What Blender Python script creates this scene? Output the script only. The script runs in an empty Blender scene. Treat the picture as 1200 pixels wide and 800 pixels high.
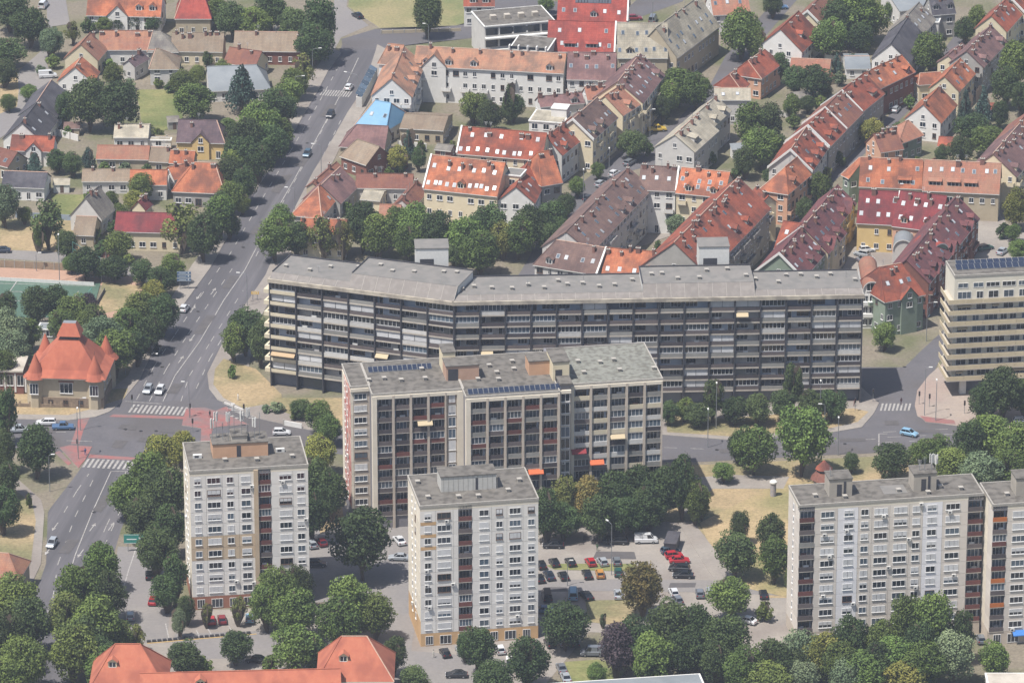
import bpy, math, random
from mathutils import Vector
# ------------------------------------------------------------------ camera, sky, sun, exposure
SC = bpy.context.scene; COL = SC.collection
TH = math.radians(21.5); FOC = 6100.0; DIST = 1237.0          # depression, focal length in photo pixels, metres to the aim point
CAM = Vector((0, -DIST*math.cos(TH), DIST*math.sin(TH)))
cd = bpy.data.cameras.new('camera'); cam = bpy.data.objects.new('camera', cd); COL.objects.link(cam)
cam.location = CAM; cam.rotation_euler = (math.pi/2-TH, 0, 0)
cd.sensor_width = 36; cd.lens = FOC/1200*36; cd.clip_start = 1; cd.clip_end = 12000
SC.camera = cam
SUN = Vector((-.38, -.30, 1)).normalized()                    # towards the sun
W = bpy.data.worlds.new('World'); SC.world = W; W.use_nodes = True
nt = W.node_tree; bg = nt.nodes['Background']; sky = nt.nodes.new('ShaderNodeTexSky')
sky.sky_type = 'NISHITA'; sky.sun_disc = False
sky.sun_elevation = math.asin(SUN.z); sky.sun_rotation = math.atan2(SUN.x, SUN.y)
sky.air_density = 1.0; sky.dust_density = 2.0
nt.links.new(sky.outputs[0], bg.inputs[0]); bg.inputs[1].default_value = 0.09
sl = bpy.data.lights.new('sun', 'SUN'); so = bpy.data.objects.new('sun', sl); COL.objects.link(so)
sl.energy = 5.0; sl.angle = math.radians(.55); sl.color = (1, .945, .89)
so.rotation_euler = SUN.to_track_quat('Z', 'Y').to_euler(); so.location = (0, 0, 600)
SC.view_settings.view_transform = 'Standard'; SC.view_settings.look = 'None'
SC.view_settings.exposure = 0.5; SC.view_settings.gamma = 1.0
SC.render.engine = 'CYCLES'; SC.cycles.use_denoising = True
SC.cycles.max_bounces = 5; SC.cycles.diffuse_bounces = 2; SC.cycles.glossy_bounces = 2
SC.cycles.transmission_bounces = 2; SC.cycles.volume_bounces = 1; SC.cycles.transparent_max_bounces = 4
HAZE_D = 0.00006; HAZE_C = (.70, .80, 1.0)
R = random.Random(7)
CT, ST = math.cos(TH), math.sin(TH)

def U(px, py, z=0.0):
    """photo pixel (1200x800) -> the point of the plane at height z seen there"""
    x, y = px-600, 400-py
    d = Vector((x, CT*FOC+ST*y, -ST*FOC+CT*y))
    t = (z-CAM.z)/d.z
    return CAM+d*t
def S(p):
    """photo pixels per metre at a world point"""
    v = p-CAM
    return FOC/(v.y*CT-v.z*ST)
# ------------------------------------------------------------------ materials
def lin(h, k=1.0):
    h = h.lstrip('#'); o = []
    for i in (0, 2, 4):
        c = int(h[i:i+2], 16)/255
        o.append((c/12.92 if c <= .04045 else ((c+.055)/1.055)**2.4)*k)
    return (*o, 1)
MATS = {}
def mat(name, c1, c2=None, sc=.5, rough=.85, bump=0, metal=0, rnd=0, c3=None, sc3=.06, world=False, spec=.3, stretch=None, detail=6):
    if name in MATS: return MATS[name]
    m = bpy.data.materials.new(name); m.use_nodes = True; n = m.node_tree.nodes; L = m.node_tree.links
    b = n['Principled BSDF']; b.inputs['Roughness'].default_value = rough; b.inputs['Metallic'].default_value = metal
    b.inputs['Specular IOR Level'].default_value = spec
    c1 = lin(c1) if isinstance(c1, str) else c1
    b.inputs['Base Color'].default_value = c1; m.diffuse_color = c1
    out = None
    if c2 or c3 or bump:
        tc = n.new('ShaderNodeTexCoord'); geo = n.new('ShaderNodeNewGeometry')
        src = geo.outputs['Position'] if world else tc.outputs['Object']
        if stretch:
            mp = n.new('ShaderNodeMapping'); mp.inputs['Scale'].default_value = stretch; L.new(src, mp.inputs[0]); src = mp.outputs[0]
        if rnd and not world:
            oi = n.new('ShaderNodeObjectInfo'); va = n.new('ShaderNodeVectorMath'); va.operation = 'ADD'
            ml = n.new('ShaderNodeMath'); ml.operation = 'MULTIPLY'; ml.inputs[1].default_value = 97
            L.new(oi.outputs['Random'], ml.inputs[0]); L.new(src, va.inputs[0]); L.new(ml.outputs[0], va.inputs[1]); src = va.outputs[0]
        nz = n.new('ShaderNodeTexNoise'); nz.inputs['Scale'].default_value = sc; nz.inputs['Detail'].default_value = detail
        nz.inputs['Roughness'].default_value = .68; L.new(src, nz.inputs['Vector'])
        if c2:
            cr = n.new('ShaderNodeMapRange'); cr.inputs[1].default_value = .34; cr.inputs[2].default_value = .66
            L.new(nz.outputs['Fac'], cr.inputs[0])
            mx = n.new('ShaderNodeMix'); mx.data_type = 'RGBA'; mx.inputs['A'].default_value = c1
            mx.inputs['B'].default_value = lin(c2) if isinstance(c2, str) else c2
            L.new(cr.outputs[0], mx.inputs['Factor']); out = mx.outputs['Result']
        if c3:
            n3 = n.new('ShaderNodeTexNoise'); n3.inputs['Scale'].default_value = sc3; n3.inputs['Detail'].default_value = 4; L.new(src, n3.inputs['Vector'])
            c3r = n.new('ShaderNodeMapRange'); c3r.inputs[1].default_value = .45; c3r.inputs[2].default_value = .62; L.new(n3.outputs['Fac'], c3r.inputs[0])
            m3 = n.new('ShaderNodeMix'); m3.data_type = 'RGBA'; m3.inputs['A'].default_value = c1; m3.inputs['B'].default_value = lin(c3)
            if out: L.new(out, m3.inputs['A'])
            L.new(c3r.outputs[0], m3.inputs['Factor']); out = m3.outputs['Result']
        if bump:
            bp = n.new('ShaderNodeBump'); bp.inputs['Strength'].default_value = bump; bp.inputs['Distance'].default_value = .1
            L.new(nz.outputs['Fac'], bp.inputs['Height']); L.new(bp.outputs[0], b.inputs['Normal'])
    if world and out:
        g2 = n.new('ShaderNodeNewGeometry'); n4 = n.new('ShaderNodeTexNoise'); n4.inputs['Scale'].default_value = 1.3; n4.inputs['Detail'].default_value = 5; n4.inputs['Roughness'].default_value = .75
        L.new(g2.outputs['Position'], n4.inputs['Vector']); r4 = n.new('ShaderNodeMapRange'); r4.inputs[1].default_value = .3; r4.inputs[2].default_value = .7
        gr = 'grass' in name or 'ground' in name; r4.inputs[3].default_value = .68 if gr else .88; r4.inputs[4].default_value = 1.28 if gr else 1.1
        L.new(n4.outputs['Fac'], r4.inputs[0]); h4 = n.new('ShaderNodeHueSaturation'); L.new(r4.outputs[0], h4.inputs['Value']); L.new(out, h4.inputs['Color']); out = h4.outputs[0]
    if rnd:
        oi = n.new('ShaderNodeObjectInfo'); mr = n.new('ShaderNodeMapRange')
        mr.inputs[3].default_value = 1-rnd; mr.inputs[4].default_value = 1+rnd; L.new(oi.outputs['Random'], mr.inputs[0])
        hs = n.new('ShaderNodeHueSaturation'); L.new(mr.outputs[0], hs.inputs['Value']); hs.inputs['Color'].default_value = c1
        if out: L.new(out, hs.inputs['Color'])
        out = hs.outputs[0]
    if out: L.new(out, b.inputs['Base Color'])
    MATS[name] = m; return m
def glass(name, c, rough=.08, rnd=0):
    return mat(name, c, rough=rough, spec=.8, rnd=rnd)
# roofs
def roofmat(name, a, b, c):
    """tiled roof: faint tile courses, patched tiles, lichen and rain streaks"""
    def q(h, k=.88, d=.8):
        r = [int(h[i:i+2], 16) for i in (1, 3, 5)]; g = sum(r)/3
        return '#%02x%02x%02x' % tuple(int(min(255, max(0, (v*d+g*(1-d))*k))) for v in r)
    m = mat(name, q(a), q(b, .95), sc=.55, c3=q(c, .86, .78), sc3=.22, rough=.92, bump=.3, rnd=.12, detail=10)
    n = m.node_tree.nodes; L = m.node_tree.links; b_ = n['Principled BSDF']
    old = b_.inputs['Base Color'].links[0].from_socket
    tc = n.new('ShaderNodeTexCoord')
    br = n.new('ShaderNodeTexBrick'); br.inputs['Scale'].default_value = 1; br.inputs['Brick Width'].default_value = .55; br.inputs['Row Height'].default_value = .42
    br.inputs['Mortar Size'].default_value = .03; br.inputs['Color1'].default_value = (1.12,1.08,1.02,1); br.inputs['Color2'].default_value = (.78,.8,.84,1); br.inputs['Mortar'].default_value = (.6,.6,.6,1)
    L.new(tc.outputs['Object'], br.inputs['Vector'])
    st = n.new('ShaderNodeMapping'); st.inputs['Scale'].default_value = (1.6,.12,.12); L.new(tc.outputs['Object'], st.inputs[0])
    ns = n.new('ShaderNodeTexNoise'); ns.inputs['Scale'].default_value = 1.2; ns.inputs['Detail'].default_value = 5; L.new(st.outputs[0], ns.inputs['Vector'])
    mr = n.new('ShaderNodeMapRange'); mr.inputs[1].default_value = .3; mr.inputs[2].default_value = .7; mr.inputs[3].default_value = .8; mr.inputs[4].default_value = 1.12; L.new(ns.outputs['Fac'], mr.inputs[0])
    m1 = n.new('ShaderNodeMix'); m1.data_type = 'RGBA'; m1.blend_type = 'MULTIPLY'; m1.inputs['Factor'].default_value = .55; L.new(old, m1.inputs['A']); L.new(br.outputs['Color'], m1.inputs['B'])
    m2 = n.new('ShaderNodeMix'); m2.data_type = 'RGBA'; m2.blend_type = 'MULTIPLY'; m2.inputs['Factor'].default_value = .6; L.new(m1.outputs['Result'], m2.inputs['A']); L.new(mr.outputs[0], m2.inputs['B'])
    L.new(m2.outputs['Result'], b_.inputs['Base Color'])
    return m
RO = {
 'orange': roofmat('orange_tile', '#b25c3c', '#be6f4a', '#8f5540'),
 'peach': roofmat('peach_tile', '#bb8a6b', '#b2775a', '#97725f'),
 'salmon': roofmat('salmon_tile', '#a4705b', '#a9674e', '#b07c62'),
 'oldorange': roofmat('weathered_orange_tile', '#a6644a', '#8f6a58', '#b2795a'),
 'red': roofmat('red_tile', '#9a4631', '#a8553c', '#7d463a'),
 'brightred': roofmat('bright_red_sheet', '#a63f35', '#ad4a3d', '#943f38'),
 'burgundy': roofmat('burgundy_tile', '#7e3035', '#8c3638', '#73363b'),
 'maroon': roofmat('maroon_tile', '#713e40', '#7d4646', '#684045'),
 'mauve': roofmat('mauve_tile', '#7f5a58', '#8a6661', '#755655'),
 'brown': roofmat('brown_tile', '#71564e', '#7b6057', '#6b534f'),
 'brownred': roofmat('brown_red_tile', '#87503f', '#7a5147', '#98604a'),
 'tan': roofmat('tan_tile', '#938069', '#86725e', '#9c8a74'),
 'grey': roofmat('grey_slate', '#7c766e', '#8a8479', '#736e6a'),
 'slate': roofmat('dark_slate', '#4d4b52', '#57555c', '#47464f'),
 'beige': roofmat('beige_sheet', '#aaa28c', '#b3ab96', '#9d9783'),
 'purple': roofmat('purple_brown_tile', '#67535a', '#735e61', '#5f4f57'),
 'blue': mat('blue_sheet', '#5d86a3', '#6a91ab', sc=.3, rough=.5),
 'metal': mat('grey_sheet_metal', '#72787c', '#7f8487', sc=.3, rough=.5, c3='#6a7074'),
 'school': mat('school_orange_tile', '#9c5b48', '#a5664f', sc=1.1, c3='#8d5343', sc3=.25, rough=.95, bump=.3, stretch=(1,1,.4), detail=10),
}
WA = {
 'white': mat('white_plaster', '#d3d2ce', '#c6c5c0', sc=.4, rnd=.05),
 'cream': mat('cream_plaster', '#cfc4a8', '#c3b79b', sc=.4, rnd=.06),
 'yellow': mat('yellow_plaster', '#cbb27c', '#c2a872', sc=.4),
 'grey': mat('grey_plaster', '#9d9b96', '#908e89', sc=.4, rnd=.08),
 'lgrey': mat('light_grey_plaster', '#bfbdb8', '#b1afab', sc=.4, rnd=.05),
 'brick': mat('red_brown_brick', '#7d5346', '#6f4a40', sc=1.5),
 'salmonw': mat('salmon_plaster', '#c29a80', '#b98f76', sc=.4),
 'green': mat('grey_green_plaster', '#7d8a7c', '#73806f', sc=.4),
 'tanw': mat('tan_plaster', '#aba08a', '#9f947e', sc=.4),
}
M_FR = mat('white_frame', '#d2d2d0', rough=.5)
M_FRD = mat('brown_frame', '#5c4a40', rough=.6)
M_GL = glass('window_glass', '#1d242c', rnd=.5)
M_GLB = glass('bluish_window_glass', '#46535f', .12, rnd=.4)
M_SKYL = mat('pale_skylight', '#a6aaae', rough=.6, spec=.3, rnd=.25)  # one pale tone for part of the skylight panes
M_CH = mat('chimney_brick', '#7e5a4e', '#6c5049', sc=2, rnd=.15)
M_CAP = mat('concrete_cap', '#a09c94', '#8d8982', sc=2)
M_RIDGE = mat('ridge_mortar', '#b39a88', '#a58373', sc=2)
M_CONC = mat('pale_concrete', '#b2aca1', '#a49e93', sc=.6, c3='#968f84', sc3=.2)
M_DK = mat('dark_paint', '#35353a', '#3e3e42', sc=1, rough=.6)
M_WHITE = mat('white_paint', '#d0d0cc', '#c2c2bd', sc=2, rough=.6)
M_STEEL = mat('galvanised_steel', '#8d9092', '#7d8083', sc=2, rough=.5, metal=.3)
# ------------------------------------------------------------------ helpers
class MB:
    """collects faces and links them as ONE mesh"""
    def __init__(s): s.v = []; s.f = []; s.m = []; s.mats = []
    def mi(s, m):
        if m not in s.mats: s.mats.append(m)
        return s.mats.index(m)
    def face(s, pts, m):
        i = len(s.v); s.v += [tuple(p) for p in pts]; s.f.append(tuple(range(i, i+len(pts)))); s.m.append(s.mi(m))
    def box(s, x0, y0, z0, x1, y1, z1, m, skip=''):
        i = len(s.v)
        s.v += [(x0,y0,z0),(x1,y0,z0),(x1,y1,z0),(x0,y1,z0),(x0,y0,z1),(x1,y0,z1),(x1,y1,z1),(x0,y1,z1)]
        k = s.mi(m)
        for nm, f in (('b',(0,3,2,1)),('t',(4,5,6,7)),('f',(0,1,5,4)),('r',(1,2,6,5)),('k',(2,3,7,6)),('l',(3,0,4,7))):
            if nm in skip: continue
            s.f.append(tuple(i+j for j in f)); s.m.append(k)
    def prism(s, poly, z0, z1, m, mt=None):
        """poly: list of (x,y) anticlockwise"""
        n = len(poly); a = sum(poly[i][0]*poly[(i+1)%n][1]-poly[(i+1)%n][0]*poly[i][1] for i in range(n))
        if a < 0: poly = poly[::-1]
        i = len(s.v); s.v += [(p[0],p[1],z0) for p in poly]+[(p[0],p[1],z1) for p in poly]
        s.f.append(tuple(range(i+n, i+2*n))); s.m.append(s.mi(mt or m))
        s.f.append(tuple(range(i+n-1, i-1, -1))); s.m.append(s.mi(m))
        for j in range(n):
            k = (j+1) % n; s.f.append((i+j, i+k, i+n+k, i+n+j)); s.m.append(s.mi(m))
    def tube(s, pts, rads, m, n=6):
        """swept tube through points"""
        rings = []
        for q, p in enumerate(pts):
            p = Vector(p); a = Vector(pts[max(q-1,0)]); b = Vector(pts[min(q+1,len(pts)-1)])
            d = (b-a).normalized(); u = d.cross(Vector((0,0,1)) if abs(d.z) < .9 else Vector((1,0,0))).normalized(); w = d.cross(u)
            i = len(s.v)
            for j in range(n):
                t = 2*math.pi*j/n; s.v.append(tuple(p+(u*math.cos(t)+w*math.sin(t))*rads[q]))
            rings.append(i)
        k = s.mi(m)
        for a, b in zip(rings, rings[1:]):
            for j in range(n):
                l = (j+1) % n; s.f.append((a+j, a+l, b+l, b+j)); s.m.append(k)
        s.f.append(tuple(rings[-1]+j for j in range(n))); s.m.append(k)
        s.f.append(tuple(rings[0]+j for j in reversed(range(n)))); s.m.append(k)
    def cone(s, c, r0, z0, r1, z1, m, n=12):
        i = len(s.v)
        for r, z in ((r0,z0),(r1,z1)):
            for j in range(n):
                t = 2*math.pi*j/n; s.v.append((c[0]+r*math.cos(t), c[1]+r*math.sin(t), z))
        k = s.mi(m)
        for j in range(n):
            l = (j+1) % n; s.f.append((i+j, i+l, i+n+l, i+n+j)); s.m.append(k)
        s.f.append(tuple(i+n+j for j in range(n))); s.m.append(k)
        s.f.append(tuple(i+j for j in reversed(range(n)))); s.m.append(k)
    def mesh(s, name, smooth=False):
        me = bpy.data.meshes.new(name); me.from_pydata(s.v, [], s.f)
        for m in s.mats: me.materials.append(m)
        me.polygons.foreach_set('material_index', s.m)
        if smooth: me.polygons.foreach_set('use_smooth', [True]*len(s.f))
        me.update(); return me
    def build(s, name, parent=None, loc=(0,0,0), rz=0, smooth=False):
        return put(s.mesh(name, smooth), name, parent, loc, rz)
def put(me, name, parent=None, loc=(0,0,0), rz=0, scale=None, m=None):
    o = bpy.data.objects.new(name, me); COL.objects.link(o)
    if parent: o.parent = parent
    o.location = loc
    if rz: o.rotation_euler = (0,0,rz)
    if scale: o.scale = scale
    if m: o.material_slots[0].link = 'OBJECT'; o.material_slots[0].material = m
    return o
SEEN = {}
def tag(o, label, cat, group=None):
    o['label'] = label; o['category'] = cat
    if group: o['group'] = group
    k = SEEN.get(label, 0); SEEN[label] = k+1
    if k: print('DUP LABEL', label)
    n = len(label.split())
    if n < 4 or n > 16: print('LABEL LEN', n, label)
    return o
def thing(name, label, cat, loc=(0,0,0), rz=0, group=None):
    o = bpy.data.objects.new(name, None); COL.objects.link(o); o.empty_display_size = 1
    o.location = loc; o.rotation_euler = (0,0,rz)
    return tag(o, label, cat, group)
def struct(o, kind='structure'):
    o['kind'] = kind; return o
CACHE = {}
def bxm(name, w, d, h, m, z=0.0):
    """shared box: x 0..w, y -d..0, z 0..h"""
    k = ('b', name, round(w,2), round(d,2), round(h,2), m.name)
    if k not in CACHE:
        b = MB(); b.box(0,-d,0,w,0,h,m); CACHE[k] = b.mesh(name)
    return CACHE[k]
def win_mesh(w, h, mull=1, gl=None, fr=None, sill=True):
    """window standing on the wall plane y=0, outwards is -y, bottom centre at the origin"""
    gl = gl or M_GL; fr = fr or M_FR; w = round(w*5)/5; h = round(h*5)/5
    k = ('w', w, h, mull, gl.name, fr.name, sill)
    if k not in CACHE:
        b = MB(); t = .09; y = -.07; a = w/2
        b.face([(-a,-.02,0),(a,-.02,0),(a,-.02,h),(-a,-.02,h)], gl)
        b.box(-a,y,0,-a+t,0,h,fr,'kb'); b.box(a-t,y,0,a,0,h,fr,'kb'); b.box(-a+t,y,0,a-t,0,t,fr,'klr'); b.box(-a+t,y,h-t,a-t,0,h,fr,'klr')
        for i in range(mull):
            x = -a+w*(i+1)/(mull+1); b.box(x-.04,y+.01,t,x+.04,0,h-t,fr,'kbt')
        if sill: b.box(-a-.06,-.16,-.07,a+.06,0,-.003,fr,'k')
        CACHE[k] = b.mesh('window')
    return CACHE[k]
def ordin(i): return ['first','second','third','fourth','fifth','sixth','seventh','eighth','ninth','tenth','eleventh','twelfth','thirteenth','fourteenth','fifteenth','sixteenth'][i]
# ------------------------------------------------------------------ ground, roads, pavements
M_GROUND = mat('dusty_ground', '#6c6558', '#7a7264', sc=.12, c3='#5a5c42', sc3=.06, world=True, rough=1)
M_ASPH = mat('asphalt', '#525154', '#5d5b5e', sc=.1, c3='#524f4f', sc3=.05, world=True, rough=.92, detail=10)
M_BOUL = mat('worn_asphalt', '#4f4e51', '#605e61', sc=.45, c3='#4c4b4e', sc3=.12, world=True, rough=.92, detail=8)
for _n in list(M_BOUL.node_tree.nodes):
    if _n.type == 'NEW_GEOMETRY':
        _a, _b = U(191,470), U(405,100); _t = math.atan2(_b.y-_a.y, _b.x-_a.x)
        _r = M_BOUL.node_tree.nodes.new('ShaderNodeMapping'); _r.inputs['Rotation'].default_value = (0,0,-_t); _q = M_BOUL.node_tree.nodes.new('ShaderNodeMapping'); _q.inputs['Scale'].default_value = (.05,1,1)
        _lk = [l for l in M_BOUL.node_tree.links if l.from_node == _n]
        for l in _lk:
            _to = l.to_socket; M_BOUL.node_tree.links.remove(l); M_BOUL.node_tree.links.new(_n.outputs['Position'], _r.inputs[0]); M_BOUL.node_tree.links.new(_r.outputs[0], _q.inputs[0]); M_BOUL.node_tree.links.new(_q.outputs[0], _to)
M_ASPHL = mat('light_asphalt', '#726f6d', '#7c7874', sc=.1, c3='#73706f', sc3=.04, world=True, rough=.95, detail=9)
M_PAVE = mat('paving', '#7f7a74', '#8b857d', sc=.15, c3='#77706a', sc3=.05, world=True, rough=.95, detail=9)
M_DRY = mat('dry_grass', '#998769', '#87785c', sc=.15, c3='#6d6a4c', sc3=.05, world=True, rough=1, detail=10)
M_LAWN = mat('green_grass', '#62693f', '#7b7850', sc=.15, c3='#565f38', sc3=.05, world=True, rough=1, detail=10)
M_KERB = mat('kerb_stone', '#a29e96', '#938f88', sc=.5, world=True)
M_LINE = mat('road_paint', '#a4a29f', '#77746f', sc=1.4, world=True, rough=.7)
M_REDP = mat('red_road_surface', '#8a5350', '#7d605c', sc=.5, c3='#6f605f', sc3=.15, world=True)
M_CLAY = mat('clay_track', '#a08370', '#967a69', sc=.1, world=True)
M_TURF = mat('green_turf', '#4c6456', '#43594c', sc=.1, world=True)
G = MB(); G.face([(-3000,-3000,0),(3000,-3000,0),(3000,3000,0),(-3000,3000,0)], M_GROUND)
struct(G.build('ground'))
LEVEL = [0]
def sheet(name, pts, m, z, kerb=False):
    b = MB(); poly = [(U(x, y, z).x, U(x, y, z).y) for x, y in pts]
    n = len(poly); a = sum(poly[i][0]*poly[(i+1)%n][1]-poly[(i+1)%n][0]*poly[i][1] for i in range(n))
    if a < 0: poly = poly[::-1]
    if z >= .1: b.prism(poly, 0, z, M_KERB, m)
    else: b.face([(x, y, z) for x, y in poly], m)
    return struct(b.build(name))
def strip(b, pts, w, m, z, dash=None):
    """painted line along pixel points, width w metres"""
    P = [U(x, y, z) for x, y in pts]
    for p, q in zip(P, P[1:]):
        d = q-p; L = d.length; d.normalize(); n = Vector((-d.y, d.x, 0))*w/2
        segs = [(0, L)] if not dash else [(t, min(t+dash[0], L)) for t in [i*(dash[0]+dash[1]) for i in range(int(L/(dash[0]+dash[1]))+1)] if t < L]
        for s0, s1 in segs:
            a, c = p+d*s0, p+d*s1
            b.face([a-n, c-n, c+n, a+n], m)
# pavements and green areas (px polygons at ground level)
sheet('pavement', [(-40,470),(-40,489),(80,492),(112,488),(128,482),(141,472),(163,445),(185,398),(246,314),(282,250),(341,160),(372,107),(384,84),(400,62),(388,55),(360,95),(325,150),(290,215),(262,262),(225,310),(200,350),(170,400),(150,440),(120,465),(60,474)], M_PAVE, .13)
sheet('pavement', [(-40,462),(150,455),(146,466),(110,478),(80,486),(-40,484)], M_DRY, .15)
sheet('pavement', [(-40,560),(20,560),(48,585),(52,600),(48,660),(34,690),(-5,810),(-60,810)], M_PAVE, .13)
sheet('lawn', [(-40,570),(10,568),(38,590),(42,610),(36,660),(20,690),(-60,760)], M_DRY, .15)
sheet('pavement', [(442,52),(440,60),(425,105),(407,132),(377,185),(367,201),(344,246),(311,322),(285,360),(260,403),(243,437),(245,455),(255,468),(275,476),(300,489),(362,503),(500,512),(779,509),(857,515),(970,507),(1010,500),(1024,484),(1030,472),(1008,452),(700,470),(500,490),(400,470),(320,468),(290,440),(300,380),(330,330),(352,262),(380,210),(400,170),(440,110),(458,60)], M_PAVE, .13)
sheet('lawn', [(252,432),(262,420),(300,432),(330,462),(330,470),(285,478),(262,466),(250,450)], M_DRY, .15)
sheet('lawn', [(305,470),(330,466),(402,466),(402,500),(355,492)], M_DRY, .17)
sheet('lawn', [(780,486),(850,490),(1000,478),(1018,482),(1005,494),(965,503),(857,511),(782,506)], M_DRY, .15)
sheet('pavement', [(1072,475),(1075,487),(1090,494),(1125,499),(1240,503),(1240,440),(1130,440),(1105,425),(1088,440),(1075,457)], mat('warm_paving', '#93877c', '#897f77', sc=.2, world=True, c3='#8c7c74'), .13)
sheet('lawn', [(560,545),(779,545),(830,544),(970,537),(1017,535),(1125,528),(1240,530),(1240,700),(900,700),(850,640),(800,612),(640,600),(560,600)], M_DRY, .05)
sheet('car_park', [(470,600),(640,600),(800,612),(812,622),(850,660),(860,672),(905,672),(960,700),(960,790),(880,800),(790,745),(690,740),(640,800),(640,830),(430,830),(440,740),(455,690),(430,650),(380,640),(360,600)], M_PAVE, .03)
sheet('access_road', [(628,679),(740,678),(860,680),(960,683),(960,700),(850,694),(740,692),(628,692)], M_ASPHL, .07)
sheet('lawn', [(686,703),(746,702),(752,722),(742,735),(690,728)], M_DRY, .16)
sheet('lawn', [(662,775),(700,772),(740,780),(720,800),(668,800)], M_LAWN, .16)
sheet('lawn', [(640,662),(655,660),(745,660),(745,669),(650,667)], M_LAWN, .16)
sheet('access_road', [(138,640),(162,640),(196,660),(200,700),(196,752),(140,752),(132,700)], M_ASPHL, .07)
sheet('car_park', [(168,752),(180,728),(200,716),(460,706),(470,745),(460,800),(170,800)], M_PAVE, .05)
sheet('access_road', [(205,742),(330,738),(330,770),(200,772)], M_ASPHL, .07)
sheet('access_road', [(452,690),(492,690),(482,762),(600,772),(600,812),(430,812)], M_ASPHL, .07)
sheet('pavement', [(362,590),(400,590),(480,610),(480,690),(452,700),(362,706)], M_ASPHL, .045)
sheet('lawn', [(372,592),(400,590),(404,612),(375,625)], M_DRY, .16)
sheet('lawn', [(820,612),(925,560),(1000,560),(925,700),(880,690),(838,655)], mat('park_dry_grass', '#a08c6c', '#8e7f60', sc=.15, c3='#77724f', sc3=.04, world=True, rough=1, detail=10), .09)
sheet('path', [(800,560),(860,556),(925,558),(918,572),(835,572),(812,600),(800,600)], M_PAVE, .12)
sheet('path', [(795,612),(812,610),(850,660),(880,690),(850,694),(830,668)], M_PAVE, .14)
sheet('lawn', [(413,-30),(408,8),(445,33),(535,30),(552,25),(540,-30)], mat('meadow_grass', '#646a46', '#777350', sc=.12, c3='#827a5a', sc3=.04, world=True, rough=1, detail=10), .1)
sheet('lawn', [(160,105),(205,105),(215,140),(180,160),(165,140)], M_LAWN, .1)
sheet('lawn', [(60,228),(100,228),(95,255),(60,250)], M_LAWN, .1)
sheet('lawn', [(-40,258),(90,255),(95,300),(-40,296)], M_DRY, .08)
sheet('lawn', [(0,85),(30,78),(60,88),(60,110),(40,150),(0,150)], M_DRY, .08)
sheet('side_road', [(-40,150),(20,125),(22,105),(20,85),(55,75),(62,92),(50,108),(36,135),(-10,170)], M_ASPHL, .12)
sheet('side_road', [(52,-30),(56,32),(82,28),(72,-30)], M_ASPHL, .12)
sheet('side_road', [(20,85),(55,75),(62,32),(56,30),(48,60)], M_ASPHL, .11)
sheet('side_road', [(-40,300),(-40,291),(90,296),(180,318),(205,330),(190,340),(160,325),(85,308)], M_ASPHL, .12)
sheet('running_track', [(-40,312),(100,317),(165,326),(172,334),(140,372),(112,372),(130,335),(-40,322)], M_CLAY, .16)
sheet('dry_yard', [(120,330),(168,335),(150,362),(115,368)], M_DRY, .17)
sheet('football_pitch', [(-40,326),(118,331),(112,352),(95,372),(-40,372)], M_TURF, .2)
b = MB()
strip(b, [(-30,331),(112,335)], .25, M_LINE, .22); strip(b, [(20,329),(4,352)], .25, M_LINE, .22)
pc = U(18,347,.22)
for k in range(24):
    a0, a1 = 2*math.pi*k/24, 2*math.pi*(k+1)/24
    b.face([pc+Vector((math.cos(t)*r, math.sin(t)*r, 0)) for t, r in ((a0,3.1),(a1,3.1),(a1,3.4),(a0,3.4))][::-1], M_LINE)
strip(b, [(92,341),(84,352),(112,355)], .25, M_LINE, .22)
struct(b.build('pitch_marking'))
# boulevard, cross street and side streets
sheet('boulevard', [(45,812),(40,790),(30,760),(40,700),(54,660),(56,600),(59,595),(90,555),(100,540),(108,525),(125,500),(118,486),(141,472),(163,445),(185,398),(246,314),(282,250),(341,160),(372,107),(384,84),(396,66),(402,50),(440,40),(446,52),(440,60),(425,105),(407,132),(377,185),(367,201),(344,246),(311,322),(285,360),(260,403),(243,437),(245,455),(255,468),(275,476),(260,492),(240,500),(222,515),(195,550),(172,575),(150,600),(142,620),(130,660),(112,720),(85,812)], M_BOUL, .012)
sheet('cross_street', [(-40,486),(80,489),(112,486),(141,472),(255,467),(275,476),(300,489),(362,503),(500,512),(779,509),(857,515),(970,507),(1010,500),(1024,484),(1030,470),(1072,470),(1075,487),(1092,495),(1125,499),(1240,503),(1240,526),(1125,524),(1017,531),(970,533),(820,541),(779,541),(600,545),(450,540),(360,526),(300,520),(222,518),(195,550),(102,540),(75,530),(-40,524)], M_ASPH, .016)
sheet('side_street', [(1030,472),(1008,455),(1008,430),(1060,430),(1078,412),(1100,392),(1140,350),(1165,350),(1110,405),(1094,436),(1078,456),(1072,475)], M_ASPH, .02)
sheet('side_street', [(400,66),(392,58),(400,44),(432,30),(406,8),(412,-30),(392,-30),(392,0),(384,30),(378,55)], M_ASPHL, .02)
sheet('side_street', [(402,58),(400,46),(440,34),(500,34),(560,27),(700,22),(740,24),(800,2),(820,-30),(780,-30),(735,10),(690,5),(560,-5),(552,45),(500,50),(440,58)], M_ASPH, .024)
sheet('side_street', [(832,100),(850,66),(935,-30),(960,-30),(880,62),(850,105),(815,160),(800,185),(740,200),(660,310),(630,330),(606,325),(650,250),(672,222),(735,172),(790,145)], M_ASPH, .02)  # real street, its dark asphalt widened to stand in for building shade
sheet('side_street', [(880,330),(925,250),(1000,180),(1075,100),(1120,40),(1132,45),(1090,105),(1030,165),(975,215),(930,290),(900,340)], M_ASPH, .022)
sheet('courtyard', [(745,290),(700,290),(765,240),(770,268),(790,265),(800,240),(790,275)], M_PAVE, .1)
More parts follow.
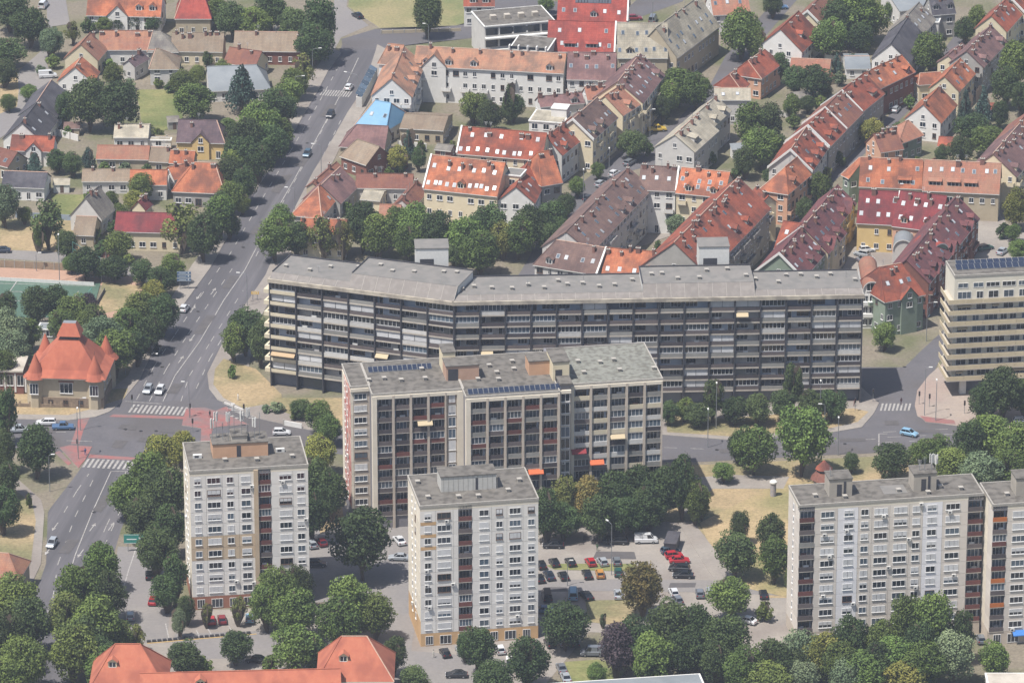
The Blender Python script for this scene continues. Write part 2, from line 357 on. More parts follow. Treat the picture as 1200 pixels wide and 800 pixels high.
sheet('courtyard', [(985,320),(1000,290),(1050,270),(1080,295),(1060,330)], M_PAVE, .1)
sheet('courtyard', [(1130,320),(1140,250),(1165,240),(1185,270),(1220,275),(1220,330)], M_PAVE, .1)
# red cycle crossings and islands
sheet('traffic_island', [(218,478),(240,477),(262,484),(292,497),(262,499),(240,502),(213,498)], M_REDP, .12)
sheet('traffic_island', [(70,524),(82,521),(108,523),(100,538),(92,548),(84,540)], M_REDP, .12)
for pts in ([(133,485),(225,488),(224,491),(128,488)], [(92,489),(107,486),(98,503),(93,520),(83,520),(90,500)], [(105,532),(175,537),(172,540),(103,536)],
            [(245,484),(265,476),(272,480),(252,489)], [(236,499),(250,497),(247,520),(235,520)], [(70,528),(84,542),(80,545),(64,530)],
            [(1078,487),(1118,492),(1120,497),(1085,494)]):
    sheet('cycle_crossing', pts, M_REDP, .032 if pts[0][0] < 1000 else .16)
b = MB(); Z = .06
strip(b, [(191,470),(205,440),(234,400),(262,352),(287,316),(315,262),(345,210),(375,155),(405,100),(420,68)], .22, M_LINE, Z)
strip(b, [(78,685),(88,650),(108,600),(118,578),(130,552)], .22, M_LINE, Z)
for pts in ([(160,468),(180,430),(205,392),(260,310)], [(175,470),(195,432),(220,392),(272,315)], [(212,470),(222,440),(247,400),(285,340)], [(230,455),(246,420),(275,372)],
            [(268,300),(300,245),(340,178),(375,118),(398,76)], [(300,300),(330,240),(362,182),(392,125),(415,80)], [(345,250),(372,196),(400,140)],
            [(75,600),(90,575),(104,555)], [(62,700),(68,660),(88,605),(110,560)], [(105,660),(125,615),(150,565)], [(90,700),(108,655)], [(122,640),(140,600),(162,558)], [(50,740),(60,700)]):
    strip(b, pts, .2, M_LINE, Z, (3.5, 5))
for pts in ([(0,505),(88,506)], [(778,524),(860,527),(960,520)], [(1040,512),(1125,508)], [(1035,518),(1125,514)], [(980,516),(1030,514)], [(1035,506),(1120,502)]):
    strip(b, pts, .2, M_LINE, Z, (3, 3))
for pts in ([(147,470),(190,473)], [(130,552),(150,552)], [(148,552),(143,562)], [(1030,508),(1040,508)], [(1030,508),(1030,522)], [(78,516),(108,517)], [(162,634),(150,670),(143,695)],
            [(194,730),(198,748)], [(230,738),(235,747)], [(243,735),(248,744)], [(268,733),(273,741)], [(1015,480),(1020,474)], [(900,522),(940,526)]):
    strip(b, pts, .25, M_LINE, .09)
struct(b.build('lane_marking'))
b = MB()
for x, y, w, l in ((205,455,2.5,6),(150,500,4,3),(170,515,3,3),(120,590,2.2,9),(80,640,2.5,8),(240,380,2.4,12),(270,330,2.2,9),(330,215,2.4,14),(300,270,2,6),(355,190,2,8),(385,130,2.2,10),(200,505,5,2.4),(140,520,3,5),(1000,515,6,2),(860,528,7,2.2),(1085,505,6,1.8),(1045,495,3,2.6),(50,505,6,2),(650,690,5,2.2),(720,650,9,4),(700,630,7,3),(800,685,6,2.5)):
    c_ = U(x, y, .075); A_ = U(x-1, y, .075); rr = random.Random(x)
    an_ = .0 if y > 480 and x > 600 or 90 < y and x < 60 else 1.36
    ux = Vector((math.cos(an_), math.sin(an_), 0)); uy = Vector((-ux.y, ux.x, 0)); L_, W2 = (l, w) if an_ else (w, l)
    b.face([c_+ux*(L_*sx*rr.uniform(.85,1.1)/2)+uy*(W2*sy*rr.uniform(.85,1.1)/2) for sx, sy in ((-1,-1),(1,-1),(1,1),(-1,1))], mat('patched_asphalt', '#4c4a4a', '#565353', sc=.5, world=True, rough=.9))
struct(b.build('asphalt_patch'))
for x, y in ((165,505),(183,505),(147,503),(190,430),(232,365),(110,600),(285,290),(360,168),(990,520),(840,527),(1060,430)):  # dark discs: three dark spots on the crossing first, then manhole covers
    p_ = U(x, y, 0); b = MB(); b.cone((0,0),.42,.08,.42,.095,M_KERB if False else mat('iron_grey', '#2e2d2d', rough=.6),12); struct(b.build('dark_road_disc', None, (p_.x,p_.y,0)))
def zebra(px0, px1, n, dirpx, ln):
    b = MB(); A, B_ = U(*px0, .05), U(*px1, .05); d = (U(*dirpx, .05)-A); d.z = 0; d = d.normalized()*ln
    for i in range(n):
        p = A.lerp(B_, i/n); q = A.lerp(B_, (i+.5)/n)
        b.face([p, q, q+d, p+d], M_LINE)
    struct(b.build('zebra_crossing'))
zebra((150,483),(222,487),14,(156,474),5)
zebra((96,547),(172,551),13,(102,538),5)
zebra((246,489),(266,499),4,(283,480),5)
zebra((266,478),(294,491),7,(300,478),6)
zebra((1031,481),(1068,481),8,(1033,474),4.5)
zebra((374,112),(410,114),12,(380,104),5)
b = MB()
for x, y in ((209,425),(228,392),(247,345),(223,366),(236,343),(105,622),(127,621),(68,612),(60,640),(98,643)):
    p = U(x, y, .06)
    d_ = Vector((math.cos(1.36), math.sin(1.36), 0))*(1 if x % 2 else -1); n_ = Vector((-d_.y, d_.x, 0))
    b.face([p-n_*.12, p-n_*.12+d_*3, p+n_*.12+d_*3, p+n_*.12][::1], M_LINE); b.face([p-n_*.5+d_*3, p+d_*4.6, p+n_*.5+d_*3], M_LINE)
struct(b.build('lane_arrow'))
# ------------------------------------------------------------------ trees
def leafmat(name, a, b_):
    m = bpy.data.materials.new(name); m.use_nodes = True; n = m.node_tree.nodes; L = m.node_tree.links
    p = n['Principled BSDF']; p.inputs['Roughness'].default_value = .7; p.inputs['Specular IOR Level'].default_value = .25
    at = n.new('ShaderNodeAttribute'); at.attribute_name = 'tint'
    oi = n.new('ShaderNodeObjectInfo')
    mx = n.new('ShaderNodeMix'); mx.data_type = 'RGBA'; mx.inputs['A'].default_value = lin(a); mx.inputs['B'].default_value = lin(b_)
    L.new(at.outputs['Fac'], mx.inputs['Factor'])
    hs = n.new('ShaderNodeHueSaturation'); mr = n.new('ShaderNodeMapRange'); mr.inputs[3].default_value = .8; mr.inputs[4].default_value = 1.55
    L.new(oi.outputs['Random'], mr.inputs[0]); L.new(mr.outputs[0], hs.inputs['Value'])
    m2 = n.new('ShaderNodeMapRange'); m2.inputs[3].default_value = .485; m2.inputs[4].default_value = .52
    ml = n.new('ShaderNodeMath'); ml.operation = 'FRACT'; mm = n.new('ShaderNodeMath'); mm.operation = 'MULTIPLY'; mm.inputs[1].default_value = 7.3
    L.new(oi.outputs['Random'], mm.inputs[0]); L.new(mm.outputs[0], ml.inputs[0]); L.new(ml.outputs[0], m2.inputs[0]); L.new(m2.outputs[0], hs.inputs['Hue'])
    L.new(mx.outputs['Result'], hs.inputs['Color']); L.new(hs.outputs[0], p.inputs['Base Color'])
    tr = n.new('ShaderNodeBsdfTranslucent'); L.new(hs.outputs[0], tr.inputs[0]); ms = n.new('ShaderNodeMixShader'); ms.inputs[0].default_value = .22
    L.new(p.outputs[0], ms.inputs[1]); L.new(tr.outputs[0], ms.inputs[2]); L.new(ms.outputs[0], n['Material Output'].inputs[0])
    return m
LEAF = {'d': leafmat('dark_green_leaves', '#303e25', '#4e5e34'), 'm': leafmat('mid_green_leaves', '#404f2a', '#667538'),
        'y': leafmat('yellow_green_leaves', '#59622f', '#888640'), 'g': leafmat('grey_green_leaves', '#485840', '#6f7c5c'),
        'a': leafmat('browning_leaves', '#565a32', '#827640'), 'p': leafmat('purple_leaves', '#332c33', '#453a3c'),
        'c': leafmat('blue_green_needles', '#34483f', '#4a5f55'), 'o': leafmat('olive_leaves', '#4a5430', '#74763c')}
KW = {'d': 'dark green', 'm': 'mid green', 'y': 'yellowish green', 'g': 'grey green', 'a': 'browning', 'p': 'dark purple', 'c': 'bluish conifer', 'o': 'olive green'}
M_BARK = mat('bark', '#5d5246', '#4c4339', sc=1)
def crown_mesh(seed, shape, nc, nl, leaf):
    rq = random.Random(seed+500); lob = [(rq.uniform(0,6.28), rq.uniform(.0,.3), rq.choice((2,3,4))) for _ in range(3)]; tilt_ = rq.uniform(-.12,.12)
    """crown of leaf clumps inside a unit volume: radius 1 across, z -1..1"""
    r = random.Random(seed); v = []; f = []; tint = []
    cl = []
    for i in range(nc):
        for _ in range(60):
            z = r.uniform(-.85, .9); a = r.uniform(0, 2*math.pi)
            if shape == 'cone': lim = .92*(1-(z+1)/2)**.85+.05
            elif shape == 'oval': lim = math.sqrt(max(0, 1-(z*.95)**2))*(.9+.1*math.sin(3*a+seed))
            else: lim = math.sqrt(max(0, 1-((z+.1)/1.02)**2))*(1-sum(w_*.5*(1+math.sin(k_*a+p_+z*2)) for p_, w_, k_ in lob)*.62)
            rr = lim*math.sqrt(r.random()); cr = (r.uniform(.15, .36) if shape != 'cone' else r.uniform(.12,.22)*(1.2-z*.5))
            if shape == 'sparse': cr *= .8
            rr = max(0, min(rr, lim-cr*.55))
            c = Vector((rr*math.cos(a), rr*math.sin(a), z*.82))
            if all((c-q[0]).length > (cr+q[1])*.42 for q in cl): break
        cl.append((c, cr))
    for c, cr in cl:
        t = r.random()
        for _ in range(int(nl*(cr/.3)**2)):
            d = Vector((r.gauss(0,1), r.gauss(0,1), r.gauss(0,1)+.25)).normalized()
            p = c+d*cr*r.uniform(.72, 1.08)*Vector((1,1,.85)).length/1.65
            if r.random() < .14: p = c+d*cr*r.uniform(1.0, 1.35)
            nrm = (d+Vector((r.gauss(0,.65), r.gauss(0,.65), r.gauss(0,.65)+.1))).normalized()
            u = nrm.orthogonal().normalized(); w = nrm.cross(u); a = r.uniform(0, 6.28)
            u, w = u*math.cos(a)+w*math.sin(a), w*math.cos(a)-u*math.sin(a)
            s = leaf*r.uniform(.6, 1.3); i = len(v)
            v += [tuple(p+u*s), tuple(p+w*s*.8), tuple(p-u*s), tuple(p-w*s*.8)]
            f.append((i, i+1, i+2, i+3)); tint.append(min(1, max(0, t*.6+r.random()*.4)))
    me = bpy.data.meshes.new('crown'); me.from_pydata(v, [], f)
    me.materials.append(LEAF['d'])
    at = me.attributes.new('tint', 'FLOAT', 'FACE'); at.data.foreach_set('value', tint); me.update()
    return me
CROWN = {'b': [crown_mesh(i, 'broad', 60+6*(i%3), 190, .046) for i in range(9)], 'o': [crown_mesh(20+i, 'oval', 44, 135, .06) for i in range(4)],
         'c': [crown_mesh(40+i, 'cone', 70, 80, .06) for i in range(2)], 's': [crown_mesh(60+i, 'sparse', 34, 90, .06) for i in range(3)],
         'u': [crown_mesh(80+i, 'broad', 22, 60, .12) for i in range(2)]}
def trunk_mesh(seed):
    r = random.Random(seed); b = MB()
    b.tube([(0,0,0),(.1,0,.25),(0,.1,.5),(.05,0,.8),(0,0,1)], [1,.8,.65,.4,.1], M_BARK, 7)
    for i in range(4):
        a = i*1.6+r.random(); k = 5
        b.tube([(0,0,.3+.1*i),(math.cos(a)*k*.6,math.sin(a)*k*.6,.5+.1*i),(math.cos(a)*k,math.sin(a)*k,.68+.08*i)], [.5,.35,.1], M_BARK, 5)
    return b.mesh('trunk')
TRUNK = [trunk_mesh(i) for i in range(3)]
NT = [0]
def tree(x, yt, w, h, k, label, group, shape=None):
    sh = shape or ('c' if k == 'c' else 's' if k in 'o' else 'b' if w*.2 > h*.5 else 'o')
    if h < 5 and not shape: sh = 'u'
    s = S(U(x, yt+40)); Wm = w/s; hc = h*(.8 if sh not in 'u' else .92)
    if sh == 'c': hc = h*.92
    zc = h-hc/2; ext = math.sqrt((hc/2*.94)**2+(Wm/2*.36)**2) if sh != 'c' else hc/2*.93
    P = U(x, yt+ext*s*.95, zc)
    i = NT[0]; NT[0] += 1
    t = thing('tree' if h >= 3.4 else 'shrub', label, 'tree' if h >= 3.4 else 'shrub', (P.x, P.y, 0), R.uniform(0, 6.28), group)
    cr = put(R.choice(CROWN[sh]), 'crown', t, (0,0,zc), R.uniform(0,6.28), (Wm/2*1.04, Wm/2*1.04, hc/2*1.06), LEAF[k])
    tr = min(.4, .045*h)
    put(TRUNK[i % 3], 'trunk', t, (0,0,0), 0, (tr, tr, h*.86))
CLUS = []
def trees(phrase, lst, group=None):
    """one cluster: (x, y of the top, width in px, height in m, kind)"""
    lst = sorted(lst); n = len(lst)
    for i, e in enumerate(lst):
        x, y, w, h, k = e[:5]
        kind = 'conifer' if k == 'c' else 'shrub' if h < 3.4 else 'broadleaf tree'
        adj = KW[k] if k != 'c' else 'bluish green'
        pos = '' if n == 1 else (', leftmost ' if i == 0 else ', rightmost ' if i == n-1 else ', %s from left ' % ordin(i))
        lab = '%s %s%s%s' % (adj, kind, pos if n > 1 else ' ', phrase)
        tree(x, y, w, h, k, lab, group or 'trees '+phrase, e[5] if len(e) > 5 else None)
# ------------------------------------------------------------------ large blocks of flats
M_BIT = mat('bitumen_roof', '#5e5b56', '#6c6862', sc=.25, c3='#504d48', sc3=.6, rough=1, detail=9)
M_BITG = mat('greenish_bitumen_roof', '#71726b', '#7d7e76', sc=.3, c3='#605f58', sc3=.8, rough=1, detail=9)
M_BITD = mat('dark_bitumen_roof', '#6e6c69', '#787571', sc=.15, c3='#6a6966', sc3=.4, rough=1, detail=9)
M_PAN = {'lg': mat('light_grey_panel', '#d4d1cb', '#cac7c1', sc=.3, rnd=.05, detail=8), 'bg': mat('beige_panel', '#cdc6bc', '#c2bab0', sc=.3, rnd=.06, detail=8),
         'wh': mat('whitish_panel', '#dbdadb', '#d0cfd0', sc=.3, rnd=.04), 'or': mat('ochre_panel', '#bf9f76', '#b3936b', sc=.3, rnd=.05),
         'cr': mat('cream_panel', '#d8d0bf', '#ccc3b1', sc=.3, rnd=.05), 'tn': mat('tan_panel', '#b7a58c', '#ab9980', sc=.3, rnd=.05),
         'rd': mat('rust_orange_panel', '#8f6450', '#855a48', sc=.4, rnd=.08), 'pk': mat('red_patterned_panel', '#a8463f', '#c7b3a5', sc=.45, rnd=.1, detail=2),
         'br': mat('brown_grey_panel', '#b8ad9f', '#aba193', sc=.4, rnd=.06)}
M_JOINT = mat('joint_mortar', '#757376')
M_SLAB = mat('balcony_slab_concrete', '#b3aca0', '#a39c91', sc=.8, rnd=.08)
M_BACK = mat('loggia_wall', '#b0aeab', '#9c9a98', sc=.5, rnd=.15)
PAR = {'dark': mat('dark_balcony_panel', '#3a3537', '#454042', sc=1, rnd=.2, rough=.6), 'rust': mat('rust_balcony_panel', '#5a352f', '#663c35', sc=1, rnd=.2, rough=.7),
       'brown': mat('brown_balcony_panel', '#57504f', '#625957', sc=1, rnd=.2), 'grey': mat('grey_balcony_panel', '#85847f', '#7a7975', sc=1, rnd=.15),
       'white': mat('white_balcony_panel', '#bdbcb8', '#b0afab', sc=1, rnd=.1), 'cream': mat('cream_balcony_panel', '#c6bda6', '#bcb39b', sc=1, rnd=.06),
       'orange': mat('orange_balcony_panel', '#b0672f', '#a35c2b', sc=1, rnd=.1)}
M_BLUE = mat('pale_blue_grey_panel', '#aab5c2', '#97a3b3', sc=.5, rnd=.15)
M_DFAC = mat('dark_facade', '#70747e', '#5f636d', sc=.4, rnd=.1)  # blue-grey facade tone, darker than the other loggia walls
M_SHUT = mat('white_shutter', '#c3c4c4', '#b4b5b6', sc=1.5, rnd=.12, rough=.6)
M_AWN = {'orange': mat('orange_awning', '#b9603c'), 'cream': mat('cream_awning', '#ac9e82'), 'red': mat('red_awning', '#7d2f33'), 'white': mat('white_awning', '#d0d0cc'), 'blue': mat('blue_awning', '#3c6fae'), 'tan': mat('tan_awning', '#a58f72')}
M_SOLAR = mat('solar_cell', '#262f42', '#1f2738', sc=2, rough=.2, spec=.7)
M_AC = mat('air_conditioner_casing', '#c4c4c0', rnd=.08, rough=.5)
class Fr:
    """a local frame on a building: origin (x,y), turned by a"""
    def __init__(s, root, x=0, y=0, a=0): s.r, s.x, s.y, s.a = root, x, y, a
    def p(s, u, v): return (s.x+u*math.cos(s.a)-v*math.sin(s.a), s.y+u*math.sin(s.a)+v*math.cos(s.a))
    def put(s, me, name, u, v, z, rz=0, parent=None, m=None, scale=None):
        x, y = s.p(u, v); return put(me, name, parent or s.r, (x, y, z), s.a+rz, scale, m)
    def build(s, b, name): return b.build(name, s.r, (s.x, s.y, 0), s.a)
def px_frame(p0, p1, H):
    a, b = U(*p0, H), U(*p1, H); d = b-a
    return (a.x, a.y, 0), math.atan2(d.y, d.x), d.length
def to_local(loc, ang, p):
    dx, dy = p.x-loc[0], p.y-loc[1]; c, s = math.cos(-ang), math.sin(-ang)
    return dx*c-dy*s, dx*s+dy*c
def shutter(f, win, w, h, frac):
    w = round(w*5)/5; h = round(h*5)/5; hh = max(.3, round(h*frac*4)/4); k = ('s', w, hh)
    if k not in CACHE:
        b = MB(); b.box(-w/2+.08,-.06,0,w/2-.08,-.025,hh-.09,M_SHUT,'k'); CACHE[k] = b.mesh('shutter')
    put(CACHE[k], 'shutter', win, (0,0,h-hh))
def ac_mesh():
    if 'ac' not in CACHE:
        b = MB(); b.box(-.42,-.38,0,.42,-.06,.6,M_AC); b.box(-.28,-.385,.12,.12,-.38,.5,M_DK,'k'); b.box(-.35,-.06,.05,-.3,0,.1,M_DK); b.box(.3,-.06,.05,.35,0,.1,M_DK); CACHE['ac'] = b.mesh('air_conditioner')
    return CACHE['ac']
def awning(f, u, v, z, w, col, deep=1.0):
    k = ('aw', round(w,1), col, deep)
    if k not in CACHE:
        b = MB(); m = M_AWN[col]; t = .04
        b.face([(0,-deep,-.7),(w,-deep,-.7),(w,0,0),(0,0,0)], m); b.face([(0,0,-t),(w,0,-t),(w,-deep,-.7-t),(0,-deep,-.7-t)], m)
        b.box(0,-deep-.02,-.9,w,-deep,-.7,m); CACHE[k] = b.mesh('awning')
    f.put(CACHE[k], 'awning', u, v, z)
def facade(f, strips, z0, hs, n, rs, face='f', W=0, D=0, ac=.12, shut=.55, pcol=None, winh=1.4):
    """strips: (u0,u1,kind,mat,[(centre,width)],opts) ; panels stand 0.15 thick on the body"""
    def place(me, name, u, out, z, parent=None, **k):
        if face == 'f': return f.put(me, name, u, -out, z, 0, parent, **k)
        if face == 'l': return f.put(me, name, -out, D-u, z, -math.pi/2, parent, **k)
        return f.put(me, name, W+out, u, z, math.pi/2, parent, **k)
    for st in strips:
        u0, u1, kind, mk, wins = st[:5]; op = st[5] if len(st) > 5 else {}
        w = u1-u0
        for i in range(n):
            z = z0+i*hs
            if kind == 'p':
                mm = mk if not pcol else pcol(st, i, mk)
                place(bxm('wall_panel', w-.05, .15, hs-.05, M_PAN[mm]), 'wall_panel', u0+.025, -.15, z+.025)
                for wc, ww in wins:
                    wh = op.get('wh', winh)
                    me = win_mesh(ww, wh, 0 if ww < 1.3 else 1 if ww < 2 else 2, rs.choice([M_GL, M_GL, M_GLB]), op.get('fr') or (M_FRD if rs.random() < .06 else M_FR))
                    wo = place(me, 'window', wc, 0, z+.8)
                    if rs.random() < shut: shutter(f, wo, ww, wh, rs.choice([.3, .45, .6, .8, 1, 1, 1]))
                    if rs.random() < ac: place(ac_mesh(), 'air_conditioner', wc+ww*.5*rs.choice([-.4, .4, 1.3]), 0, z+rs.choice([.05, 2.25, .0]))
            elif kind == 'l':
                dp = op.get('deep', 1.3); mm = rs.choice(mk)
                place(bxm('balcony_slab', w-.04, dp+.1, .16, M_SLAB), 'balcony_slab', u0+.02, -dp, z-.08)
                place(bxm('balcony_parapet', w-.1, .07, .95, PAR[mm]), 'balcony_parapet', u0+.05, .03, z+.09)
                place(win_mesh(w*.72, 1.9, 2, rs.choice([M_GL, M_GL, M_GLB]), M_FR if rs.random() < .7 else M_FRD, False), 'balcony_window', u0+w*.5, -dp+.035, z+.2)
                place(bxm('loggia_wall', w-.12, .03, hs-.2, rs.choice([M_BACK, M_BLUE, M_BLUE, M_DFAC, PAR['grey']])), 'loggia_wall', u0+.06, -dp+.0, z+.1)
                r = rs.random()
                if r < op.get('gl', .1): place(win_mesh(w-.15, 1.5, 3, M_GLB, M_FR, False), 'glazing', u0+w/2, -.08, z+1.06)
                elif r < op.get('gl', .1)+.02:
                    if face == 'f': awning(f, u0+.1, -.02, z+hs-.15, w-.2, rs.choice(['cream','tan','grey'][:2]))
                elif r < .5:
                    q = rs.random(); place(bxm('laundry_screen', w*.35, .04, .9, rs.choice([M_WHITE, M_SHUT, M_BACK, PAR['brown'], PAR['rust']])), 'laundry_screen', u0+w*.1+q*w*.4, -.5, z+.35)
def body(f, u0, v0, W_, D_, z0, z1, strips, m, dp=1.3):
    """solid core behind the panels with the loggia strips left open"""
    b = MB(); b.box(.15, dp, 0, W_, D_, z1, m)
    for st in strips:
        if st[2] == 'p': b.box(max(st[0],.15), .15, 0, st[1], dp, z1-.02, m, 'k')
        elif st[2] == 'f': b.box(st[0], -.35, 0, st[1], dp, z1-.02, M_PAN[st[3]], 'k')
        elif st[2] == 'l': b.box(st[0], 0, z1-1.0, st[1], dp, z1-.03, m, 'k'); b.box(st[0], .1, 0, st[1], dp, z0-.2, m, 'k')
    return b.build('wall', f.r, (*f.p(u0, v0), 0), f.a)
def roof_slab(f, u0, v0, W_, D_, H, m=None, edge=M_CAP):
    b = MB(); b.box(-.1,-.1,H-.25,W_+.1,D_+.1,H,edge); o = b.build('roof_edge', f.r, (*f.p(u0, v0), 0), f.a)
    b = MB(); b.box(.15,.15,H-.02,W_-.15,D_-.15,H+.03,m or M_BIT); b.build('roof', f.r, (*f.p(u0, v0), 0), f.a)
    b = MB(); e = .3
    b.box(-.1,-.1,H,W_+.1,.15,H+e,edge); b.box(-.1,D_-.15,H,W_+.1,D_+.1,H+e,edge); b.box(-.1,.15,H,.15,D_-.15,H+e-.004,edge); b.box(W_-.15,.15,H,W_+.1,D_-.15,H+e-.004,edge)
    b.build('roof_parapet', f.r, (*f.p(u0, v0), 0), f.a)
def vent(f, u, v, z):
    if 'vent' not in CACHE:
        b = MB(); b.box(-.35,-.35,0,.35,.35,.5,M_CONC); b.box(-.5,-.5,.62,.5,.5,.74,M_CAP)
        for sx in (-1,1):
            for sy in (-1,1): b.box(sx*.3-.05,sy*.3-.05,.5,sx*.3+.05,sy*.3+.05,.62,M_CAP)
        CACHE['vent'] = b.mesh('roof_vent')
    f.put(CACHE['vent'], 'roof_vent', u, v, z)
def solar(f, u, v, z, n, rows=1, w=1.0, l=1.65, gap=.08, tilt=.45, rz=0):
    k = ('sol', w, l, tilt)
    if k not in CACHE:
        b = MB(); dy = l*math.cos(tilt); dz = l*math.sin(tilt)
        b.face([(0,0,.15),(w,0,.15),(w,dy,.15+dz),(0,dy,.15+dz)], M_STEEL); b.face([(.04,.04,.17),(w-.04,.04,.17),(w-.04,dy-.04,.15+dz),(.04,dy-.04,.15+dz)], M_SOLAR)
        b.face([(0,dy,.12+dz),(w,dy,.12+dz),(w,0,.12),(0,0,.12)], M_STEEL); b.box(.05,dy-.08,0,.11,dy-.02,.12+dz,M_STEEL); b.box(w-.11,dy-.08,0,w-.05,dy-.02,.12+dz,M_STEEL)
        CACHE[k] = b.mesh('solar_panel')
    for r in range(rows):
        for i in range(n): f.put(CACHE[k], 'solar_panel', u+i*(w+gap), v+r*2.2, z, rz)
def penthouse(f, u, v, w, d, z, h, m, roofm=None, door=None):
    b = MB(); b.box(0,0,0,w,d,h,m); b.box(-.15,-.15,h,w+.15,d+.15,h+.2,roofm or M_BIT)
    o = f.put(b.mesh('rooftop_room'), 'rooftop_room', u, v, z)
    if door: put(bxm('door', door[1], .05, min(2.6, h-.6), M_DK), 'door', o, (door[0], 0, .1))
def antenna(name, f, u, v, z, label, h, kind, grp):
    b = MB(); b.tube([(0,0,0),(0,0,h)], [.07,.05], M_STEEL, 6)
    if kind == 'p':
        for a in (0, 2.1, 4.2):
            c, s = math.cos(a)*.35, math.sin(a)*.35; b.box(c-.14, s-.08, h-2.1, c+.14, s+.08, h-.1, M_WHITE)
            b.tube([(0,0,h-1),(c,s,h-1)], [.03,.03], M_STEEL, 4)
    else:
        for k in range(5): b.tube([(-.5+.06*k,0,h-.2-.28*k),(.5-.06*k,0,h-.2-.28*k)], [.025,.025], M_STEEL, 4)
    x, y = f.p(u, v); r = f.r; c, s = math.cos(r.rotation_euler.z), math.sin(r.rotation_euler.z)
    o = b.build(name, None, (r.location.x+x*c-y*s, r.location.y+x*s+y*c, z), R.random()*6)
    tag(o, label, 'antenna', grp)

def tower(label, p0, p1, p3, H, cols, side, name='apartment_tower', roofm=None, pcol=None, base='br', seed=1, ac=.12, zb=2.9):
    """cols: strips in px along the front: (px0,px1,kind,mat,[(px centre,px width)])"""
    loc, ang, Wd = px_frame(p0, p1, H); _, D_ = to_local(loc, ang, U(*p3, H)); rs = random.Random(seed)
    t = thing(name, label, 'apartment block', loc, ang); f = Fr(t)
    k = Wd/(p1[0]-p0[0]); cv = lambda x: (x-p0[0])*k
    st = [(cv(a), cv(b), kd, m, [(cv(c), w*k) for c, w in ws], *o) for a, b, kd, m, ws, *o in cols]
    hs = (H-1-zb)/10
    body(f, 0, 0, Wd-.15, D_, zb, H-.25, st, M_JOINT)
    facade(f, st, zb, hs, 10, rs, ac=ac, pcol=pcol)
    b = MB(); b.box(0, 0, 0, Wd, .15, zb-.02, M_PAN[base], 'k'); b.box(0,.15,0,.15,D_,zb-.02,M_PAN[base],'r'); b.build('ground_floor_wall', t)
    for i in range(int(Wd/3.4)): f.put(win_mesh(2.4 if i % 2 else 1.6, 2, 2, M_GL, M_FR, False), 'shop_window', 1.8+i*3.4, 0, .3)
    b = MB(); b.box(0, 0, H-1.0, Wd, .148, H-.25, M_PAN['cr'], 'k'); b.box(0,.15,H-1.0,.148,D_,H-.25,M_PAN['cr']); b.build('attic_band', t)
    # left face
    n = len(side); sw = D_/n; ss = [(i*sw, (i+1)*sw, 'p', sd[0], [((i+.5)*sw, sd[1])] if sd[1] else []) for i, sd in enumerate(side)]
    f2 = Fr(t); facade(f2, ss, zb, hs, 10, rs, face='l', D=D_, ac=0.03, pcol=pcol)
    for s_ in (ss,):
        for o in []: pass
    roof_slab(f, 0, 0, Wd, D_, H, roofm)
    # right face windows
    for i in range(10):
        for uu in (D_*.3, D_*.7): f.put(win_mesh(1.4, 1.4, 1), 'window', Wd-.15, uu, zb+i*hs+.8, math.pi/2)
    return t, f, Wd, D_, cv
# left tower with antennas
def pc_w(st, i, mk):
    if mk == 'lg' and st[1] < 14.5 and 3 <= i <= 4: return 'tn'
    if mk == 'or2': return 'or' if i < 3 else 'cr'
    return mk
t, f, Wd, Dd, cv = tower('grey ten storey tower with a mast covered roof beside the boulevard', (222,553), (361,545), (209,520), 31.4,
  [(222,241,'p','lg',[(231,8)]),(241,260,'p','lg',[(250,16)]),(260,279,'p','lg',[(269,8)]),(279,297,'p','lg',[(287.5,11)]),(297,302,'f','tn',[]),(302,317,'l',['rust','rust','brown'],[],{'gl':.15}),
   (317,343,'p','lg',[(334,15)]),(343,361,'p','lg',[(352,8.5)])], [('cr',0),('cr',1),('cr',1),('cr',0)], pcol=pc_w, base='rd', seed=3, ac=.1)
H = 31.4
M_ORB = mat('salmon_orange_render', '#c09a7c', '#b59073', sc=.5)
penthouse(f, cv(253), Dd*.42, cv(318)-cv(253), 5.5, H, 3.1, M_ORB, door=(5, .9))
penthouse(f, cv(276), Dd*.45, 3.2, 4, H+3.3, 1.2, M_CONC)
an = [(254,.62,4.5,'p'),(259,.62,6,'p'),(266,.55,4,'y'),(272,.5,6.5,'p'),(280,.6,7,'y'),(288,.5,6.5,'p'),(296,.58,6.8,'p'),(303,.5,5,'p'),(310,.6,5.5,'y')]
for i, (x, v, h, kd) in enumerate(an):
    antenna('antenna_mast', f, cv(x), Dd*v, H+3.3 if x != 272 else H+3.3, '%s over the orange roof room, %s mast from left' % ('white panelled mast' if kd == 'p' else 'thin grey aerial', ordin(i)), h, kd, 'antennas on the left tower')
for x, v in ((235,.5),(333,.55),(266,.3),(303,.25),(345,.3)):
    f.put(ac_mesh(), 'roof_air_conditioner', cv(x), Dd*v, H+.05, 0, scale=(2.2,2.2,1.3)) if x in (235,333) else vent(f, cv(x), Dd*v, H)
